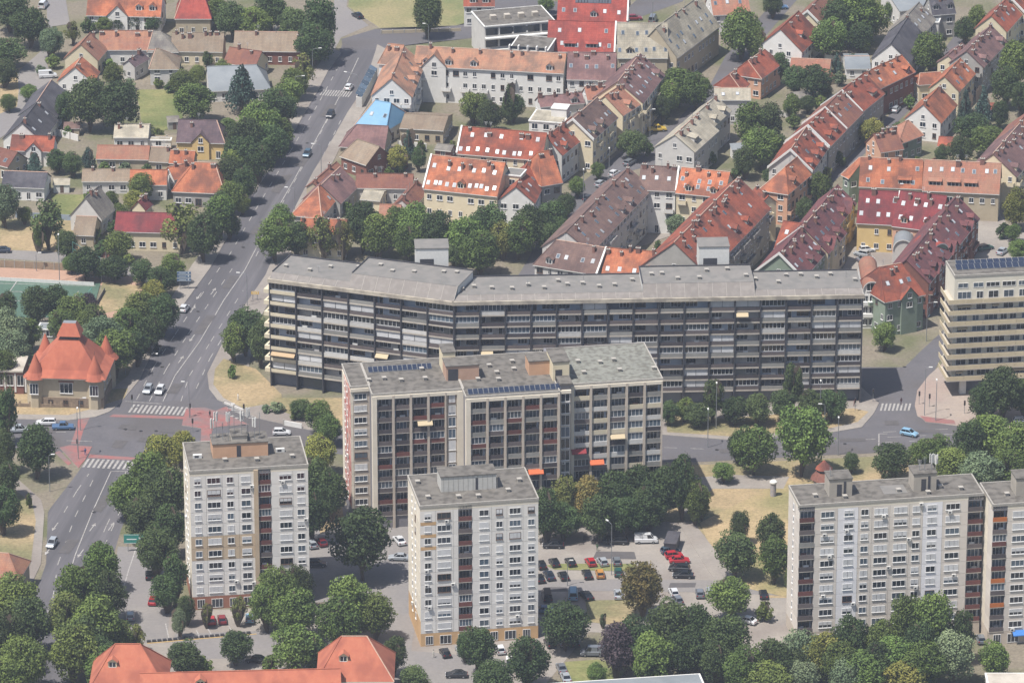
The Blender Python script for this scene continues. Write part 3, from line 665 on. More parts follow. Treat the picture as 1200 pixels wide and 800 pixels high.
# middle tower
def pc_c(st, i, mk):
    if st[1] < 12 and i in (9, 8, 7, 6): pass
    if mk == 'sb': return 'or' if i == 0 else 'cr'
    return mk
t, f, Wd, Dd, cv = tower('pale ten storey tower with orange ground floor and white box on its roof', (492,594), (631,584.5), (477,558), 31.4,
  [(492,510,'p','lg',[(501,8)]),(510,531,'p','lg',[(520,16)]),(531,537,'p','lg',[]),(537,553,'l',['rust','rust','rust','brown'],[],{'gl':.12}),
   (553,576,'p','lg',[(567,11)]),(576,594,'p','lg',[(585,8)]),(594,613,'p','lg',[(603.5,14)]),(613,631,'p','lg',[(622.5,8)])],
  [('sb',0),('sb',1),('sb',1),('sb',0)], pcol=pc_c, base='or', seed=5, ac=.14)
M_SHEET = mat('white_corrugated_sheet', '#b9b8b2', '#adaca6', sc=1.2, rough=.6)
penthouse(f, cv(523), Dd*.42, cv(588)-cv(523), 5, H, 3.3, M_SHEET, door=(7.2,.5))
for i in range(12): f.put(bxm('sheet_rib', .06, .04, 3.1, M_CAP), 'sheet_rib', cv(523)+.5+i*1.02, Dd*.42, H+.1)
for i, (x, v) in enumerate(((505,.25),(540,.2),(563,.18),(600,.3),(618,.6),(500,.75))): vent(f, cv(x), Dd*v, H)
for j in range(3):
    for i in (2, 1, 0): f.put(bxm('ochre_band', (510-492)*.18, .02, .75, M_PAN['or']), 'ochre_band', .1, -.002, 2.9+2.75*(7+i)-.45) if j == 0 else None
# right hand slab
E_cols = [(937,955,'l',['dark','brown','rust','grey'],[],{'gl':.12,'awc':['cream','orange']}),(955,982,'p','bg',[(970,16)]),(982,1006,'p','wh',[(995,11)]),(1006,1022,'p','bg',[(1013.5,8.5)]),
  (1022,1043,'p','bg',[(1032.5,16)]),(1043,1066,'p','bg',[(1055.5,16)]),(1066,1082,'p','bg',[(1074,8.5)]),(1082,1105,'p','wh',[(1092.5,11)]),(1105,1135,'p','bg',[(1117,17)]),(1135,1153,'l',['rust','brown','grey','rust'],[],{'gl':.1})]
t, f, Wd, Dd, cv = tower('long beige and white panel slab at the lower right', (937,593), (1153,579), (922,570), 31.4, E_cols, [('bg',0),('bg',.8),('bg',0)], name='apartment_slab', seed=8, ac=.3)
for x, ph in ((976,1), (1075,1)):
    penthouse(f, cv(x), Dd*.35, 4.8, 4.5, H, 3.8, mat('grey_beige_render', '#a39c90', '#969085', sc=.5), door=(1.6,1))
    f.put(bxm('service_ladder', .5, .08, 3, M_DK), 'service_ladder', cv(x)+3, Dd*.35, H+.3)
for i, (x, h, kd) in enumerate(((1078,2.5,'y'),(1084,3,'y'),(1092,3.6,'p'),(1097,3.4,'p'),(973,2,'y'))):
    antenna('antenna_mast', f, cv(x)+1, Dd*.5, H+4, '%s on the right slab roof, %s of its five masts' % ('white panelled mast' if kd == 'p' else 'thin grey aerial', ordin(i)), h, kd, 'antennas on the right slab')
for x, v in ((960,.4),(993,.25),(1058,.4),(1090,.2),(1108,.45),(1130,.3)): vent(f, cv(x), Dd*v, H)
b = MB(); b.box(0,0,0,5,4.5,.06,M_BITD); f.put(b.mesh('roof_patch'), 'roof_patch', cv(1040), Dd*.3, H+.03)
E2 = [(1164,1181,'l',['orange','rust','dark','brown'],[],{'gl':.12}),(1181,1212,'p','bg',[(1195,16)]),(1212,1232,'p','wh',[(1222,11)]),(1232,1260,'p','bg',[(1245,12)])]
t, f, Wd, Dd, cv = tower('beige panel slab with red and orange balconies cut by the right edge', (1164,592), (1260,586), (1144,567), 31.4, E2, [('cr',0),('cr',0),('bg',0)], name='apartment_slab', seed=9, ac=.3)
penthouse(f, cv(1196), Dd*.35, 6, 4.5, H, 3.8, MATS['grey_beige_render']); vent(f, cv(1186), Dd*.4, H)
awning(f, 5.0, 0, 3.0, 4, 'blue', 1.2)
# tall middle slab in three staggered parts
H = 31.4; loc, ang, _ = px_frame((436,463), (536,456.7), H)
t = thing('apartment_slab', 'tall brown grey slab with loggia columns and a red patterned left gable', 'apartment block', loc, ang); f = Fr(t); rs = random.Random(11)
LP = lambda x, y: to_local(loc, ang, U(x, y, H))
segs = [((410.5,454),(434,453.5),'a'), ((436,463),(543,455),'b'), ((546,466),(656,459),'c'), ((656,456),(669,455),'s'), ((669,451),(777.5,446),'d')]
vb = LP(400,429)[1]+.8
for pa, pb, kd in segs:
    u0, v0 = LP(*pa); u1, v1 = LP(*pb); Wd = u1-u0; back = vb if kd != 'd' else vb+1.5; Dd = back-v0
    n = 10; z0 = 2.9; hs = 2.75
    if kd == 'a': st = [(0,.6,'p','cr',[]),(.6,Wd,'p','br',[(Wd*.5,2.8)])]
    elif kd == 'b':
        fw = Wd*.855; q = fw/4; st = [(0,1.0,'f','cr',[])]; x = 1.0
        for i in range(4): st += [(x,x+q-.95,'l',['dark','brown','rust','brown'],[],{'gl':.14,'aw':.05}),(x+q-.95,x+q-.45 if i<3 else x+q-.6,'f','br',[])]; x += q-.45
        st += [(x,x+2.2,'p','br',[(x+1.1,1.6)],{'wh':2.2}),(x+2.2,Wd,'f','cr',[])]
    elif kd == 'c':
        q = (Wd-1.0)/5; st = [(0,1.0,'f','cr',[])]; x = 1.0
        for i in range(5): st += [(x,x+q-.5,'l',['dark','brown','brown','rust','grey'],[],{'gl':.16,'aw':.06}),(x+q-.5,x+q if i == 4 else x+q,'f','br',[])]; x += q
    elif kd == 's': st = [(0,Wd,'p','br',[(Wd*.5,Wd-.5)],{'wh':2.4})]
    else:
        q = (Wd-.5)/5; st = [(0,.7,'f','cr',[])]; x = .7
        for i in range(5): st += [(x,x+q-.5,'l',['dark','grey','white','brown','white','grey','cream'],[],{'gl':.3,'aw':.1,'awc':['orange','cream','white','red']}),(x+q-.5,x+q,'f','br',[])]; x += q
        st[-1] = (st[-1][0], Wd, 'f', 'br', [])
    g = Fr(t, *f.p(u0, v0), 0)
    body(f, u0, v0, Wd, Dd, z0, H-.25 if kd != 's' else H+1, st, M_JOINT)
    facade(g, st, z0, hs, n, rs, ac=.08, shut=.5 if kd != 's' else 0)
    if kd == 's': b = MB(); b.box(-.05,-.1,H+.9,Wd+.4,Dd*.6,H+1.3,M_BIT); b.build('stair_roof', t, (*f.p(u0,v0),0), 0)
    else: roof_slab(f, u0, v0, Wd, Dd, H, M_BITG if kd == 'd' else M_BIT)
    b = MB(); b.box(0,-.3,H-1,Wd,.12,H-.25,M_PAN['cr']); b.build('attic_band', t, (*f.p(u0,v0),0), 0)
    if kd == 'a':
        for i in range(4):
            facade(g, [(i*Dd/4,(i+1)*Dd/4,'p','pk' if i in (1,2,3) else 'cr',[((i+.5)*Dd/4,.7)] if i in (1,2) else [])], z0, hs, n, rs, face='l', D=Dd, ac=.05)
for pts, m in ((((512,446),(522,446)), None),): pass
u, v = LP(531,446); penthouse(f, u-1.5, v, 7.2, 5, H, 3.3, mat('pink_render', '#b39480', '#a88975', sc=.4), door=(.4,2.2))
penthouse(f, u-1.5, v+5, 2.8, 5, H, 4.6, MATS['cream_plaster'])
u, v = LP(620,440); penthouse(f, u, v, 5.2, 5, H, 3.2, MATS['salmon_orange_render'])
u, v = LP(648,447); penthouse(f, u, v, 3.6, 8, H, 4.4, MATS['cream_plaster'], door=(.5,1.5))
for x, y in ((432,447),(450,445),(470,447),(498,445),(494,434),(573,430),(582,438),(560,446),(584,446),(602,434),(600,425),(677,425),(703,426),(719,423),(684,438),(726,435),(766,433)):
    u, v = LP(x, y); vent(f, u, v, H)
for px_, py_, w_, c_ in ((616,540,3.3,'orange'),(671,533,3.3,'red'),(693.5,544,3.1,'orange'),(487,483,3.3,'cream'),(598,543,3.0,'tan')):
    g_ = LP(px_, 455); u_ = g_[0]; v_ = LP(px_, {616:461,671:451,693.5:450,487:459,598:463}[px_])[1]
    k_ = round((598-py_-2.9*4.9)/(2.75*4.95)); awning(f, u_, v_-.36, 2.9+max(1,min(10,k_+1))*2.75-.15, w_, c_)
u, v = LP(432,437); solar(f, u, v, H, 13); u, v = LP(549,463); solar(f, u, v, H, 18, w=1.05)
# ------------------------------------------------------------------ the long balcony block in two wings
H = 26.8; loc, ang, WR = px_frame((532,353), (1011,344.5), H)
t = thing('long_apartment_block', 'very long angled block with dark balcony bands and raised brown attic pieces', 'apartment block', loc, ang)
lx, ly = to_local(loc, ang, U(316,326,H)); la = math.atan2(-ly, -lx); WL = math.hypot(lx, ly)
M_ATT = mat('brown_roof_sheet', '#77726d', '#706b67', sc=.4, c3='#7d7873', sc3=.8, rough=.8, rnd=.06)
M_COR = mat('light_cornice', '#b3ab9b', '#a59d8e', sc=.6, c3='#8c857a', sc3=.4)
rs = random.Random(21)
def wing(f, W_, nb, attic, first_cream):
    D_ = 13.0; bw = W_/nb; z0 = 3.6; hs = (H-.9-z0)/8; dp = 1.6
    b = MB(); b.box(0, dp, 0, W_, D_, H-.3, M_DFAC); f.build(b, 'wall')
    for i in range(nb+1): f.put(bxm('post', .3, 1.95, H-.9, M_DK), 'post', i*bw-.15, dp, 0)
    for fl in range(8):
        z = z0+fl*hs
        for i in range(nb):
            u = i*bw+.16; w = bw-.32; r = rs.random()
            f.put(bxm('floor_slab', w, dp+.1, .34, M_SLAB), 'floor_slab', u, dp, z-.17)
            cream = first_cream and i == 0
            pm = 'cream' if cream else rs.choice(['dark','brown','brown','grey','dark','grey','white','brown'])
            f.put(bxm('balcony_parapet', w, .08, .8, PAR[pm]), 'balcony_parapet', u, .02 if not cream else -.3, z+.18)
            if r < .26:     # balcony closed with windows
                f.put(bxm('infill_panel', w, .06, .95, rs.choice([M_SHUT, M_BACK, M_SHUT])), 'infill_panel', u, .25, z+.17)
                f.put(win_mesh(w-.1, 1.5, 5, M_GLB if rs.random() < .4 else M_GL, M_FR, False), 'glazing', u+w/2, .2, z+1.12)
            elif r < .44:   # rolled down white shutters
                f.put(bxm('shutter', w*.48, .05, 1.55, M_SHUT), 'shutter', u+.05, .2, z+1.05); f.put(bxm('shutter', w*.48, .05, 1.55, M_SHUT), 'shutter', u+w*.51, .2, z+1.05)
            else:
                a = w*rs.choice([.4,.45,.5]); side = rs.random() < .5
                f.put(bxm('loggia_wall', w*.98, .04, hs-.4, rs.choice([M_DFAC, M_BACK, M_BACK, M_BLUE, M_BLUE, PAR['grey']])), 'loggia_wall', u, dp-.02, z+.18)
                f.put(win_mesh(a, 1.6, 2, M_GL, M_FR if rs.random() < .75 else M_FRD, False), 'window', u+w*(.3 if side else .7), dp-.06, z+.8)
                if rs.random() < .5: f.put(win_mesh(1.0, 2.1, 0, M_GL, M_FR, False), 'balcony_door', u+w*(.85 if side else .15), dp-.06, z+.25)
                if rs.random() < .05: awning(f, u+.1, .1, z+hs-.25, w*rs.choice([.5,.95]), rs.choice(['cream','cream','tan']), 1.1)
                elif rs.random() < .3: f.put(bxm('laundry_screen', w*.2, .04, .7, rs.choice([M_WHITE, M_SHUT, M_BACK])), 'laundry_screen', u+rs.random()*w*.7, .5, z+.6)
    for i in range(nb):
        f.put(bxm('shop_front', bw-.5, .1, 2.4, M_GLB if rs.random() < .5 else M_DFAC), 'shop_front', i*bw+.25, dp, .4)
    # cornice, sloped apron in sheets, flat roof
    b = MB(); b.box(-.4,-.55,H-.9,W_+.4 if not first_cream else W_,-.05,H,M_COR); b.box(-.4,-.05,H-.3,W_,D_+.2,H-.02,M_COR); f.build(b, 'cornice')
    for a0, a1, hh, raised in attic:
        n = max(1, round((a1-a0)*W_/3.05)); seg = (a1-a0)*W_/n; run = 2.6 if raised else 1.9
        k = MB(); k.face([(.03,0,0),(seg-.03,0,0),(seg-.03,run,hh),(.03,run,hh)], M_ATT); k.face([(.03,0,-.06),(.03,run,hh-.06),(seg-.03,run,hh-.06),(seg-.03,0,-.06)], M_ATT)
        k.face([(.03,0,-.06),(.03,0,0),(.03,run,hh),(.03,run,hh-.06)], M_ATT); k.box(seg-.05,0,0,seg+.05,.06,.1,M_CAP); k.face([(seg-.04,0,.05),(seg+.04,0,.05),(seg+.04,run,hh+.05),(seg-.04,run,hh+.05)], M_CAP)
        me = k.mesh('apron_sheet')
        for i in range(n): f.put(me, 'apron_sheet', a0*W_+i*seg, -.1, H+.04)
        b = MB(); x0, x1 = a0*W_, a1*W_
        b.box(x0+.01, run, H-.01, x1-.01, D_, H+hh-.08, M_WHITE if raised else M_CAP)
        if raised:
            for xx in (x0+.01, x1-.01): b.face([(xx,0,H),(xx,run,H),(xx,run,H+hh-.08)], M_WHITE); b.face([(xx,run,H+hh-.08),(xx,run,H),(xx,0,H)], M_WHITE)
        f.build(b, 'attic_wall')
        b = MB(); b.box(x0-.1, run-.15, H+hh-.08, x1+.1, D_+.25, H+hh+.06, M_BITD); f.build(b, 'roof')
        b = MB(); b.box(x0-.1, D_, H+hh+.06, x1+.1, D_+.25, H+hh+.35, M_DK); b.box(x0-.1,run,H+hh+.06,x0+.12,D_,H+hh+.33,M_DK); f.build(b, 'roof_parapet')
fR = Fr(t, 0, 0, 0); fL = Fr(t, lx, ly, la)
wing(fR, WR, 16, [(0,.462,.8,False),(.462,.735,2.5,True),(.735,1,.8,False)], False)
wing(fL, WL, 7, [(0,.43,.9,False),(.43,1.0,2.7,True)], True)
for i in range(8): fL.put(bxm('end_balcony', 1.6, 3.2, .95, PAR['cream']), 'end_balcony', -1.5, 3.0, 3.6+i*2.79)
def box_px(fr, px, py, z): 
    q = to_local(loc, ang, U(px, py, z)); return q
for (x, y, w, d, h, dark) in ((487,309,7.6,6,4.0,True),(819,308,7.0,6,4.2,True)):
    u, v = box_px(None, x, y, H+2.6)
    penthouse(Fr(t), u, v, w, d, H+1, h+1.2, M_WHITE, M_BITD, door=(1.0,3.2))
for fr_, W__, n_ in ((fR, WR, 26), (fL, WL, 9)):
    for i in range(n_): vent(fr_, (i+rs.uniform(.2,.8))*W__/n_, rs.uniform(4.5,11), H+(2.5 if (fr_ is fR and .47 < (i+.5)/n_ < .72) or (fr_ is fL and (i+.5)/n_ > .46) else .85))
    for i in range(n_//3):
        b = MB(); b.tube([(0,0,0),(0,0,1.6)], [.05,.04], M_STEEL, 4); b.tube([(-.4,0,1.5),(.4,0,1.5)], [.03,.03], M_STEEL, 4)
        fr_.put(b.mesh('aerial'), 'aerial', (i+rs.uniform(.2,.8))*W__/(n_//3), rs.uniform(5,11), H+.9)
# balconied block at the right edge
H = 29.5; loc, ang, Wd = px_frame((1119,324), (1240,318), H); rs = random.Random(31)
t = thing('apartment_block', 'white block with yellow balcony bands and solar panels at the right edge', 'apartment block', loc, ang); f = Fr(t)
_, Dd = to_local(loc, ang, U(1106,307,H)); z0 = 4.2; hs = (H-z0-.9)/9
M_CRW = mat('pale_cream_render', '#d3cebf', '#c8c2b2', sc=.4)
M_YB = mat('yellow_balcony_band', '#bdb093', '#b2a588', sc=.5, rnd=.05)
b = MB(); b.box(0, 0, z0, Wd, Dd, H-.3, M_CRW); b.box(4, 2.5, 0, Wd, Dd, z0, M_DFAC); b.box(2.2,.4,0,3.6,1.6,z0,M_WHITE); f.build(b, 'wall')
b = MB()
for sx in (-1.4, 2.2): b.face([(sx, Dd*.2, z0),(sx+.5, Dd*.2, z0),(sx+4.5,-.5,0),(sx+4,-.5,0)], M_WHITE)
roof_slab(f, 0, 0, Wd, Dd, H, M_BIT)
for i in range(9):
    z = z0+i*hs
    if i < 8:
        f.put(bxm('balcony_slab', Wd+1.5, 1.5, .2, M_SLAB), 'balcony_slab', -1.5, 0, z-.1)
        for j in range(int((Wd+1.5)/4)): f.put(bxm('balcony_parapet', 3.94, .1, 1.0, M_YB), 'balcony_parapet', -1.5+j*4, -1.4, z+.1)
        f.put(bxm('side_balcony_slab', Dd*.8, 1.5, .2, M_SLAB), 'side_balcony_slab', 0, Dd*.8, z-.1, -math.pi/2)
        f.put(bxm('side_balcony_parapet', Dd*.8+1.5, .1, 1.0, M_YB), 'side_balcony_parapet', -1.4, Dd*.8, z+.1, -math.pi/2)
    x = .8
    while x < Wd-3:
        w = rs.choice([1.6,2.4,3.2]); wo = f.put(win_mesh(w, 1.8 if i < 8 else 1.3, max(1,int(w)-1), rs.choice([M_GL,M_GLB]), M_FR, False), 'window', x+w/2, 0, z+.7)
        if rs.random() < .12: awning(f, x, -.05, z+hs-.15, w, 'cream', 1.0)
        x += w+rs.choice([.6,1.2])
u, v = to_local(loc, ang, U(1121,317,H)); solar(f, u, v, H, 14, 1, 1.4, 2.0, tilt=.35); solar(f, u+.6, v+2.6, H, 14, 1, 1.4, 2.0, tilt=.35)

# ------------------------------------------------------------------ houses with pitched roofs
def skylight(m):
    k = ('sky', m.name)
    if k not in CACHE:
        b = MB(); b.box(-.45,-.62,0,.45,.62,.1,M_STEEL,'b'); b.box(-.35,-.52,.1,.35,.52,.13,m,'b'); CACHE[k] = b.mesh('skylight')
    return CACHE[k]
def chimney_mesh(w, h):
    k = ('chim', w, h)
    if k not in CACHE:
        b = MB(); b.box(-w/2,-.35,-1.5,w/2,.35,h,M_CH,'b'); b.box(-w/2-.08,-.43,h,w/2+.08,.43,h+.14,M_CAP)
        for i in range(max(1,int(w/.5))): b.box(-w/2+.15+i*.45,-.12,h+.14,-w/2+.35+i*.45,.12,h+.45,M_CH,'b')
        CACHE[k] = b.mesh('chimney')
    return CACHE[k]
def dormer_mesh(rm, wm):
    k = ('dorm', rm.name, wm.name)
    if k not in CACHE:
        b = MB(); b.box(-.9,0,0,.9,3.0,1.5,wm,'b'); b.box(-.6,-.03,.35,.6,0,1.35,M_GL,'k'); b.box(-.7,-.06,.25,.7,0,.35,M_FR,'k'); b.box(-.05,-.05,.35,.05,-.03,1.35,M_FR,'k')
        b.face([(-1.15,-.3,1.4),(0,-.3,2.2),(0,3.4,2.2),(-1.15,3.0,1.4)][::-1], rm); b.face([(1.15,-.3,1.4),(1.15,3.0,1.4),(0,3.4,2.2),(0,-.3,2.2)], rm)
        b.face([(-.9,-.01,1.5),(.9,-.01,1.5),(0,-.01,2.1)], wm); CACHE[k] = b.mesh('dormer')
    return CACHE[k]
def shed_mesh(rm, wm, w=3.2):
    k = ('shed', rm.name, wm.name, w)
    if k not in CACHE:
        b = MB(); a = w/2; b.box(-a,0,0,a,3.4,1.5,wm,'b'); b.box(-a+.2,-.04,.4,a-.2,0,1.35,M_GL,'k')
        for i in range(4): x = -a+.2+(w-.4)*i/3; b.box(x-.05,-.07,.35,x+.05,-.03,1.4,M_FR,'k')
        b.face([(-a-.2,-.35,1.45),(a+.2,-.35,1.45),(a+.2,4.0,2.2),(-a-.2,4.0,2.2)], rm); b.face([(-a-.2,-.35,1.35),(-a-.2,4,2.1),(a+.2,4.0,2.1),(a+.2,-.35,1.35)], rm)
        CACHE[k] = b.mesh('shed_dormer')
    return CACHE[k]
HN = [0]
def house(label, r0, r1, e1, e0, ze, pitch, roof, wall, st=1, hip='', name='house', cat='house', sky=(), ch=1, dorm=(), shed=(), xg=(), par='', extra=0, solarp=0, wsp=2.5, group=None, dark=.5):
    """r0,r1 ridge ends and e0,e1 the visible eave, in photo pixels; hip: which ends ('0','1') are hipped"""
    tp = math.tan(math.radians(pitch)); E0, E1 = U(*e0, ze), U(*e1, ze); em = (E0+E1)/2
    def dist(z):
        A, B = U(*r0, z), U(*r1, z); d = (B-A); d.z = 0; d.normalize(); q = em-A
        return q.x*d.y-q.y*d.x, A, B, d
    s0 = 1 if dist(ze+.5)[0] > 0 else -1
    lo, hi = ze+.2, ze+16
    for _ in range(40):
        mid = (lo+hi)/2; w = dist(mid)[0]*s0
        if mid-ze < max(w, .3)*tp: lo = mid
        else: hi = mid
    zr = (lo+hi)/2; w, A, B, d = dist(zr); w = max(abs(w), 1.2); zr = ze+w*tp
    if s0 < 0: d = -d; A, B = B, A; E0, E1 = E1, E0; hip = hip.replace('0','x').replace('1','0').replace('x','1'); par = par.replace('0','x').replace('1','0').replace('x','1')
    # local x = d, front normal = -y
    de = Vector((E1.x-E0.x, E1.y-E0.y, 0)).normalized()
    ang = math.atan2(d.y, d.x); ex = lambda P: (P.x-A.x)*d.x+(P.y-A.y)*d.y
    xa0, xa1, xe0, xe1 = 0, ex(B), ex(E0), ex(E1)
    if xe1 < xe0: xe0, xe1 = xe1, xe0
    if '0' not in hip: xe0 = xa0 = (xa0+xe0)/2
    if '1' not in hip: xe1 = xa1 = (xa1+xe1)/2
    if '0' in hip: xa0 = max(xa0, xe0+w*.35)
    if '1' in hip: xa1 = min(xa1, xe1-w*.35)
    if xa1 < xa0: xa0 = xa1 = (xa0+xa1)/2
    if xe1-xe0 < 2: xe1 = xe0+4
    cx = (xe0+xe1)/2; loc = (A.x+d.x*cx, A.y+d.y*cx, 0)
    x0, x1, rx0, rx1 = xe0-cx, xe1-cx, xa0-cx, xa1-cx; L = x1-x0
    rs = random.Random(HN[0]*13+5); HN[0] += 1
    rm = RO[roof]; wm = WA[wall]
    t = thing(name, label, cat, loc, ang, group)
    oh = .4; wy = w-oh; zw = ze+oh*tp-.24; a, c = x0+(.2 if '0' not in hip else oh), x1-(.2 if '1' not in hip else oh)
    b = MB(); b.box(a, -wy, 0, c, wy, zw, wm)
    for e, xx, sg in (('0', a, 1), ('1', c, -1)):
        if e not in hip:
            q = [(xx,-wy,zw),(xx,wy,zw),(xx,0,zr-.25)]; q2 = [(xx+sg*.3,p[1],p[2]) for p in q]
            b.face(q if sg < 0 else q[::-1], wm); b.face(q2[::-1] if sg < 0 else q2, wm)
    b.build('wall', t)
    # roof
    T = .2; b = MB(); P = {'a':(x0,-w,ze),'b':(x1,-w,ze),'c':(x1,w,ze),'d':(x0,w,ze),'r':(rx0,0,zr),'s':(rx1,0,zr)}
    dn = lambda k: (P[k][0], P[k][1], P[k][2]-T)
    fc = ['absr', 'cdrs']
    if '0' in hip: fc.append('dar')
    if '1' in hip: fc.append('bcs')
    for q in fc: b.face([P[k] for k in q], rm); b.face([dn(k) for k in reversed(q)], rm)
    rim = ['ab','cd']+(['da'] if '0' in hip else ['ra','dr'])+(['bc'] if '1' in hip else ['bs','sc'])
    for q in rim: b.face([P[q[0]], dn(q[0]), dn(q[1]), P[q[1]]], M_WHITE if q in ('ab','cd','bc','da') else rm)
    b.build('roof', t)
    b = MB(); lines = [('r','s')]+([('r','a'),('r','d')] if '0' in hip else [])+([('s','b'),('s','c')] if '1' in hip else [])
    for p, q in lines:
        if P[p] != P[q]: b.tube([Vector(P[p])+Vector((0,0,.04)), Vector(P[q])+Vector((0,0,.04))], [.13,.13], rm if rs.random() < .6 else M_RIDGE, 5)
    b.build('ridge_cap', t)
    for e, xx in (('0', x0), ('1', x1)):
        if e in par:
            b = MB()
            for sg in (-1, 1):
                q = [(xx-.22,sg*w,ze),(xx+.22,sg*w,ze),(xx+.22,0,zr),(xx-.22,0,zr)]; up = [(p[0],p[1],p[2]+.35) for p in q]
                b.face(up if sg < 0 else up[::-1], M_WHITE)
                for i in (0, 2): pass
                b.face([(xx-.22,sg*w,ze-.3),(xx-.22,0,zr-.3),(xx-.22,0,zr+.35),(xx-.22,sg*w,ze+.35)], M_WHITE); b.face([(xx+.22,sg*w,ze-.3),(xx+.22,sg*w,ze+.35),(xx+.22,0,zr+.35),(xx+.22,0,zr-.3)], M_WHITE)
            b.build('gable_coping', t)
    tilt = math.atan(tp)
    def on_roof(u, v, me, nm, lift=.02, tl=True):
        x = x0+u*L; y = -w*(1-v); z = ze+(w+y)*tp
        lim = (rx0-x0)*v*1.05 if '0' in hip else 0; lim1 = (x1-rx1)*v*1.05 if '1' in hip else 0
        if x < x0+lim+.5 or x > x1-lim1-.5: return
        o = put(me, nm, t, (x, y, z+lift))
        if tl: o.rotation_euler = (tilt, 0, 0)
    for v, n in sky:
        for i in range(n):
            m = M_SKYL if rs.random() < dark else M_GLB
            on_roof((i+.5)/n+rs.uniform(-.25,.25)/n, v+rs.uniform(-.03,.03), skylight(m), 'skylight')
    for i in range(ch*2):
        u = (i+.5)/ch/2+rs.uniform(-.2,.2)/ch; on_roof(u, rs.uniform(.7,.97), chimney_mesh(rs.choice([.6,.6,1.1]), rs.choice([.7,1.0,1.3])), 'chimney', tl=False)
    for u, v in dorm: on_roof(u, v, dormer_mesh(rm, wm), 'dormer', -.3, False)
    for u, v in shed: on_roof(u, v, shed_mesh(rm, wm), 'shed_dormer', -.3, False)
    if ze >= 7 and name == 'apartment_house' or ze >= 8:
        if not dorm and not shed and L > 9:
            for i in range(int(L/6)):
                if rs.random() < .55: on_roof((i+.5)/int(L/6)+rs.uniform(-.02,.02), .14, dormer_mesh(rm, wm), 'dormer', -.3, False)
    if rs.random() < .7 and ch:
        if 'aer' not in CACHE:
            b = MB(); b.tube([(0,0,-.5),(0,0,2.2)], [.04,.03], M_STEEL, 4)
            for k_ in range(4): b.tube([(-.45+.07*k_,0,2.1-.22*k_),(.45-.07*k_,0,2.1-.22*k_)], [.02,.02], M_STEEL, 4)
            CACHE['aer'] = b.mesh('aerial')
        for q_ in range(1 if L < 14 else 2): on_roof(rs.uniform(.25,.75), .95, CACHE['aer'], 'aerial', tl=False)
    if solarp:
        for i in range(solarp): on_roof(.25+.5*i/solarp, .72, bxm('solar_panel', 1.0, 1.7, .08, M_SOLAR), 'solar_panel', .05)
    for u, g, p2 in xg:
        x = x0+u*L; tg = math.tan(math.radians(p2)); zg = min(ze+g*tg, zr-.1); yb = -w+(zg-ze)/tp; b = MB(); yf = -w-.35
        b.face([(x-g,yf,ze),(x,yf,zg),(x,yb,zg),(x-g,-w,ze)][::-1], rm); b.face([(x+g,yf,ze),(x+g,-w,ze),(x,yb,zg),(x,yf,zg)][::-1], rm)
        b.face([(x-g+.2,yf+.25,ze),(x+g-.2,yf+.25,ze),(x,yf+.25,zg-.2)], wm); b.box(x-g+.4,yf+.25,0,x+g-.4,-wy,ze-.05,wm,'k'); b.build('cross_gable', t)
        put(win_mesh(1.2,1.4,1), 'window', t, (x, yf+.25, ze-.2+.2)); put(win_mesh(1.6,1.4,1), 'window', t, (x, yf+.25, max(.9, ze-2.3)))
    # windows on every wall that looks towards the camera
    hs = (ze+.1)/st; cen = Vector(loc); toc = (CAM-cen); toc.z = 0; toc.normalize()
    for nx, ny, wl, base, rz in ((0,-1,c-a,lambda s_: (a+s_, -wy),0), (-1,0,2*wy,lambda s_: (a, wy-s_),-math.pi/2), (1,0,2*wy,lambda s_: (c, -wy+s_),math.pi/2)):
        n = Vector((nx*math.cos(ang)-ny*math.sin(ang), nx*math.sin(ang)+ny*math.cos(ang), 0))
        if n.dot(toc) < .12: continue
        if (nx == -1 and 'w' in par) : continue
        k = max(1, int(wl/wsp))
        for fl in range(st):
            for i in range(k):
                if rs.random() < .12: continue
                s_ = (i+.5)*wl/k; x, y = base(s_); ww = rs.choice([1.0,1.2,1.6]); hh = 1.4 if fl or rs.random() < .85 else 2.0
                put(win_mesh(ww, hh, 1, M_GL, M_FR if rs.random() < .85 else M_FRD), 'window', t, (x, y, fl*hs+(1.0 if hh < 2 else .3)), rz)
                if st >= 3 and fl and rs.random() < .22:
                    if ('balc', wm.name) not in CACHE:
                        b = MB(); b.box(-1.2,-1.1,0,1.2,0,.15,M_SLAB,'k'); b.box(-1.2,-1.1,.15,1.2,-1.02,1.0,wm); b.box(-1.2,-1.02,.15,-1.12,0,1.0,wm,'k'); b.box(1.12,-1.02,.15,1.2,0,1.0,wm,'k'); CACHE[('balc', wm.name)] = b.mesh('balcony')
                    put(CACHE[('balc', wm.name)], 'balcony', t, (x, y, fl*hs), rz)
        if nx and zr-ze > 2.5 and ('0' if nx < 0 else '1') not in hip and rs.random() < .7:
            x, y = base(wl/2); put(win_mesh(1.0, 1.2, 1, M_GL, M_FR), 'window', t, (x, y, ze+.5), rz)
    return t
P4 = lambda a, b, c, d: ((a), (b), (c), (d))
def hh(label, quad, ze, pitch, roof, wall, **k):
    """quad: ridge start, ridge end, eave end, eave start as eight pixel numbers"""
    q = quad; return house(label, (q[0],q[1]), (q[2],q[3]), (q[4],q[5]), (q[6],q[7]), ze, pitch, roof, wall, **k)
